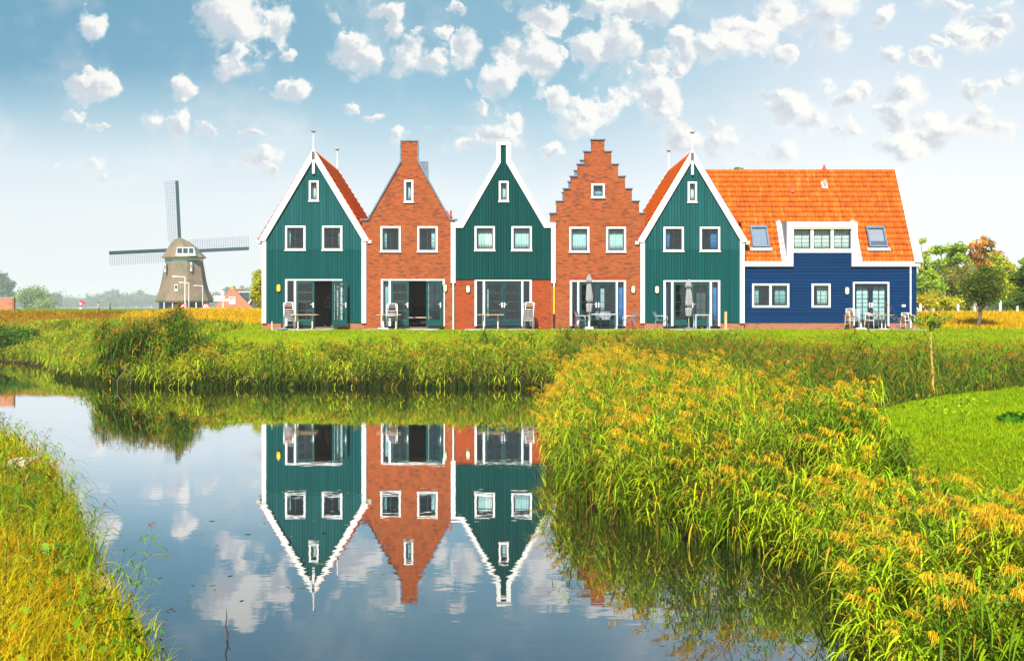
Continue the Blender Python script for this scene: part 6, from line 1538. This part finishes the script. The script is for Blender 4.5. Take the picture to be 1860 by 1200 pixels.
# mown grass on the near mound
def kp(x, y, d, g, e, u): return (e < .4) & (x > 3) & (d > 2.0) & (y < 33)
P = scatter(3, 18, 9, 33, 180, q, kp); print('mound', len(P))
grasses('mound_grass', 'short bright green grass on the mound', P, q, per=8, length=.055 + .05 * fbm(P[:, 0] * 1.3, P[:, 1] * 1.3), w=.014, cols=((.19, .34, .008), (.31, .45, .010), (.44, .50, .012)), spread=.05, lean=.6, seg=2, mask=fbm(P[:, 0] * .9, P[:, 1] * .9))
# lawn in front of the houses and rough dry grass on the dike
def kp(x, y, d, g, e, u): return (g > 3.5) & (y < toe(x) + .5) & ~((y > 61.6) & (x > -12.5) & (x < 21))
P = scatter(-33, 33, 36, 84, 44, q, kp); print('lawn', len(P))
grasses('lawn_grass', 'short green lawn grass in front of the houses', P, q, per=5, length=.07 + .05 * fbm(P[:, 0] * .8, P[:, 1] * .8), w=.03, cols=((.12, .27, .008), (.25, .40, .010), (.36, .46, .012), (.44, .40, .02)), spread=.09, lean=.7, seg=1, mask=fbm(P[:, 0] * .5, P[:, 1] * .5))
def kp(x, y, d, g, e, u): t = y - toe(x); return (g > 2) & (t > -.6) & (t < 11) & ((x < -9) | (x > 20.9))
P = scatter(-42, 36, 61, 102, 34, q, kp); mk = fbm(P[:, 0] * .5, P[:, 1] * .9); t = P[:, 1] - toe(P[:, 0])
grn = (P[:, 0] < -24) & (t > 6); brn = (P[:, 0] < -26) & (t <= 6); rest = ~(grn | brn); print('dike', len(P))
grasses('dike_grass', 'dry golden grass covering the dike', P[rest], q, per=7, length=.26 + .16 * mk[rest], w=.035, cols=((.36, .25, .02), (.66, .44, .02), (.80, .55, .03), (.62, .34, .02)), spread=.14, lean=.9, seg=2, mask=mk[rest])
grasses('dike_scrub', 'brown withered scrub on the left dike slope', P[brn], q, per=7, length=.3, w=.04, cols=((.24, .14, .03), (.44, .27, .04), (.60, .38, .03)), spread=.15, lean=.9, seg=2, mask=mk[brn])
grasses('crest_grass', 'green grass on the crest of the left dike', P[grn], q, per=6, length=.16, w=.03, cols=((.10, .24, .01), (.22, .36, .012), (.36, .36, .02)), spread=.14, lean=.7, seg=2, mask=mk[grn])
# floating scraps of leaf on the water
P = np.stack([-4.6 + 3.2 * q.random(46), 13.5 + 9 * q.random(46), np.full(46, .004)], 1); P = P[sdist(P[:, 0], P[:, 1], WATER) < -.25]
C_ = np.array([(.05, .04, .02), (.20, .22, .05), (.28, .26, .12)])[q.integers(0, 3, len(P))]
a = q.random(len(P)) * 6.28; s = .02 + .05 * q.random(len(P)); u1 = np.stack([np.cos(a), np.sin(a), 0 * a], 1) * s[:, None]; v1 = np.stack([-np.sin(a), np.cos(a), 0 * a], 1) * (s * .4)[:, None]
V = np.stack([P - u1, P - v1, P + u1, P + v1], 1).reshape(-1, 3); tag(np_mesh('floating_leaves', V, np.arange(len(V)).reshape(-1, 4), M['grass_leaf'], tint=np.repeat(C_, 4, 0)), 'scraps of leaf floating on the near water', kind='stuff')
# young tree on the mound edge
b = at(1696, 742, 27.8); zb = gz(b.x, b.y); k = FOC / 27.8; zt = EYE - (572 - CY) / k; hh = zt - zb
sp = empty('sapling', (b.x, b.y, zb), 'thin young tree with a yellow stem and few leaves on the mound edge', 'tree')
o_ = Vector((b.x, b.y, zb)); w = MB(); w.tube([o_ - Vector((0, 0, .1)), o_ + Vector((-.02, 0, hh * .35)), o_ + Vector((-.055, 0, hh * .7)), o_ + Vector((-.075, 0, hh * .90))], [.038, .033, .027, .022], 8)
tip = o_ + Vector((-.075, 0, hh * .90)); tips = []
for i in range(16):
    a = i * 2.4; L = .26 + .24 * q.random(); p1 = tip + Vector((math.cos(a) * L * .45, math.sin(a) * L * .45, L * .35)); p2 = tip + Vector((math.cos(a) * L, math.sin(a) * L, L * .42)); w.tube([tip - Vector((0, 0, .03 * (i % 4))), p1, p2], [.010, .006, .003], 5); tips += [p1, p2, p1.lerp(p2, .5)]
w.build('trunk', M['sapling_bark'], sp, smooth=True)
C = np.array([list(t_ + Vector(q.normal(size=3) * .05)) for t_ in tips for _ in range(4)]); V, F, T = leaf_cloud(C, .042, np.tile(np.array([(.28, .34, .02)]), (len(C), 1)), q, 4.); np_mesh('crown', V, F, M['leaf'], sp, tint=T)
# broad-leaved weed on the mound
b = at(1838, 808, 20.5); zb = gz(b.x, b.y); C = np.stack([b.x + q.normal(size=240) * .09, b.y + q.normal(size=240) * .09, zb + .03 + np.abs(q.normal(size=240)) * .05], 1)
V, F, T = leaf_cloud(C, .085, np.tile(np.array([(.07, .22, .01)]), (240, 1)) * (.7 + .6 * q.random((240, 1))), q, 1.5); o = np_mesh('weed_plant', V, F, M['leaf'], tint=T); tag(o, 'dark green broad leaved weed in the short grass of the mound', 'plant')
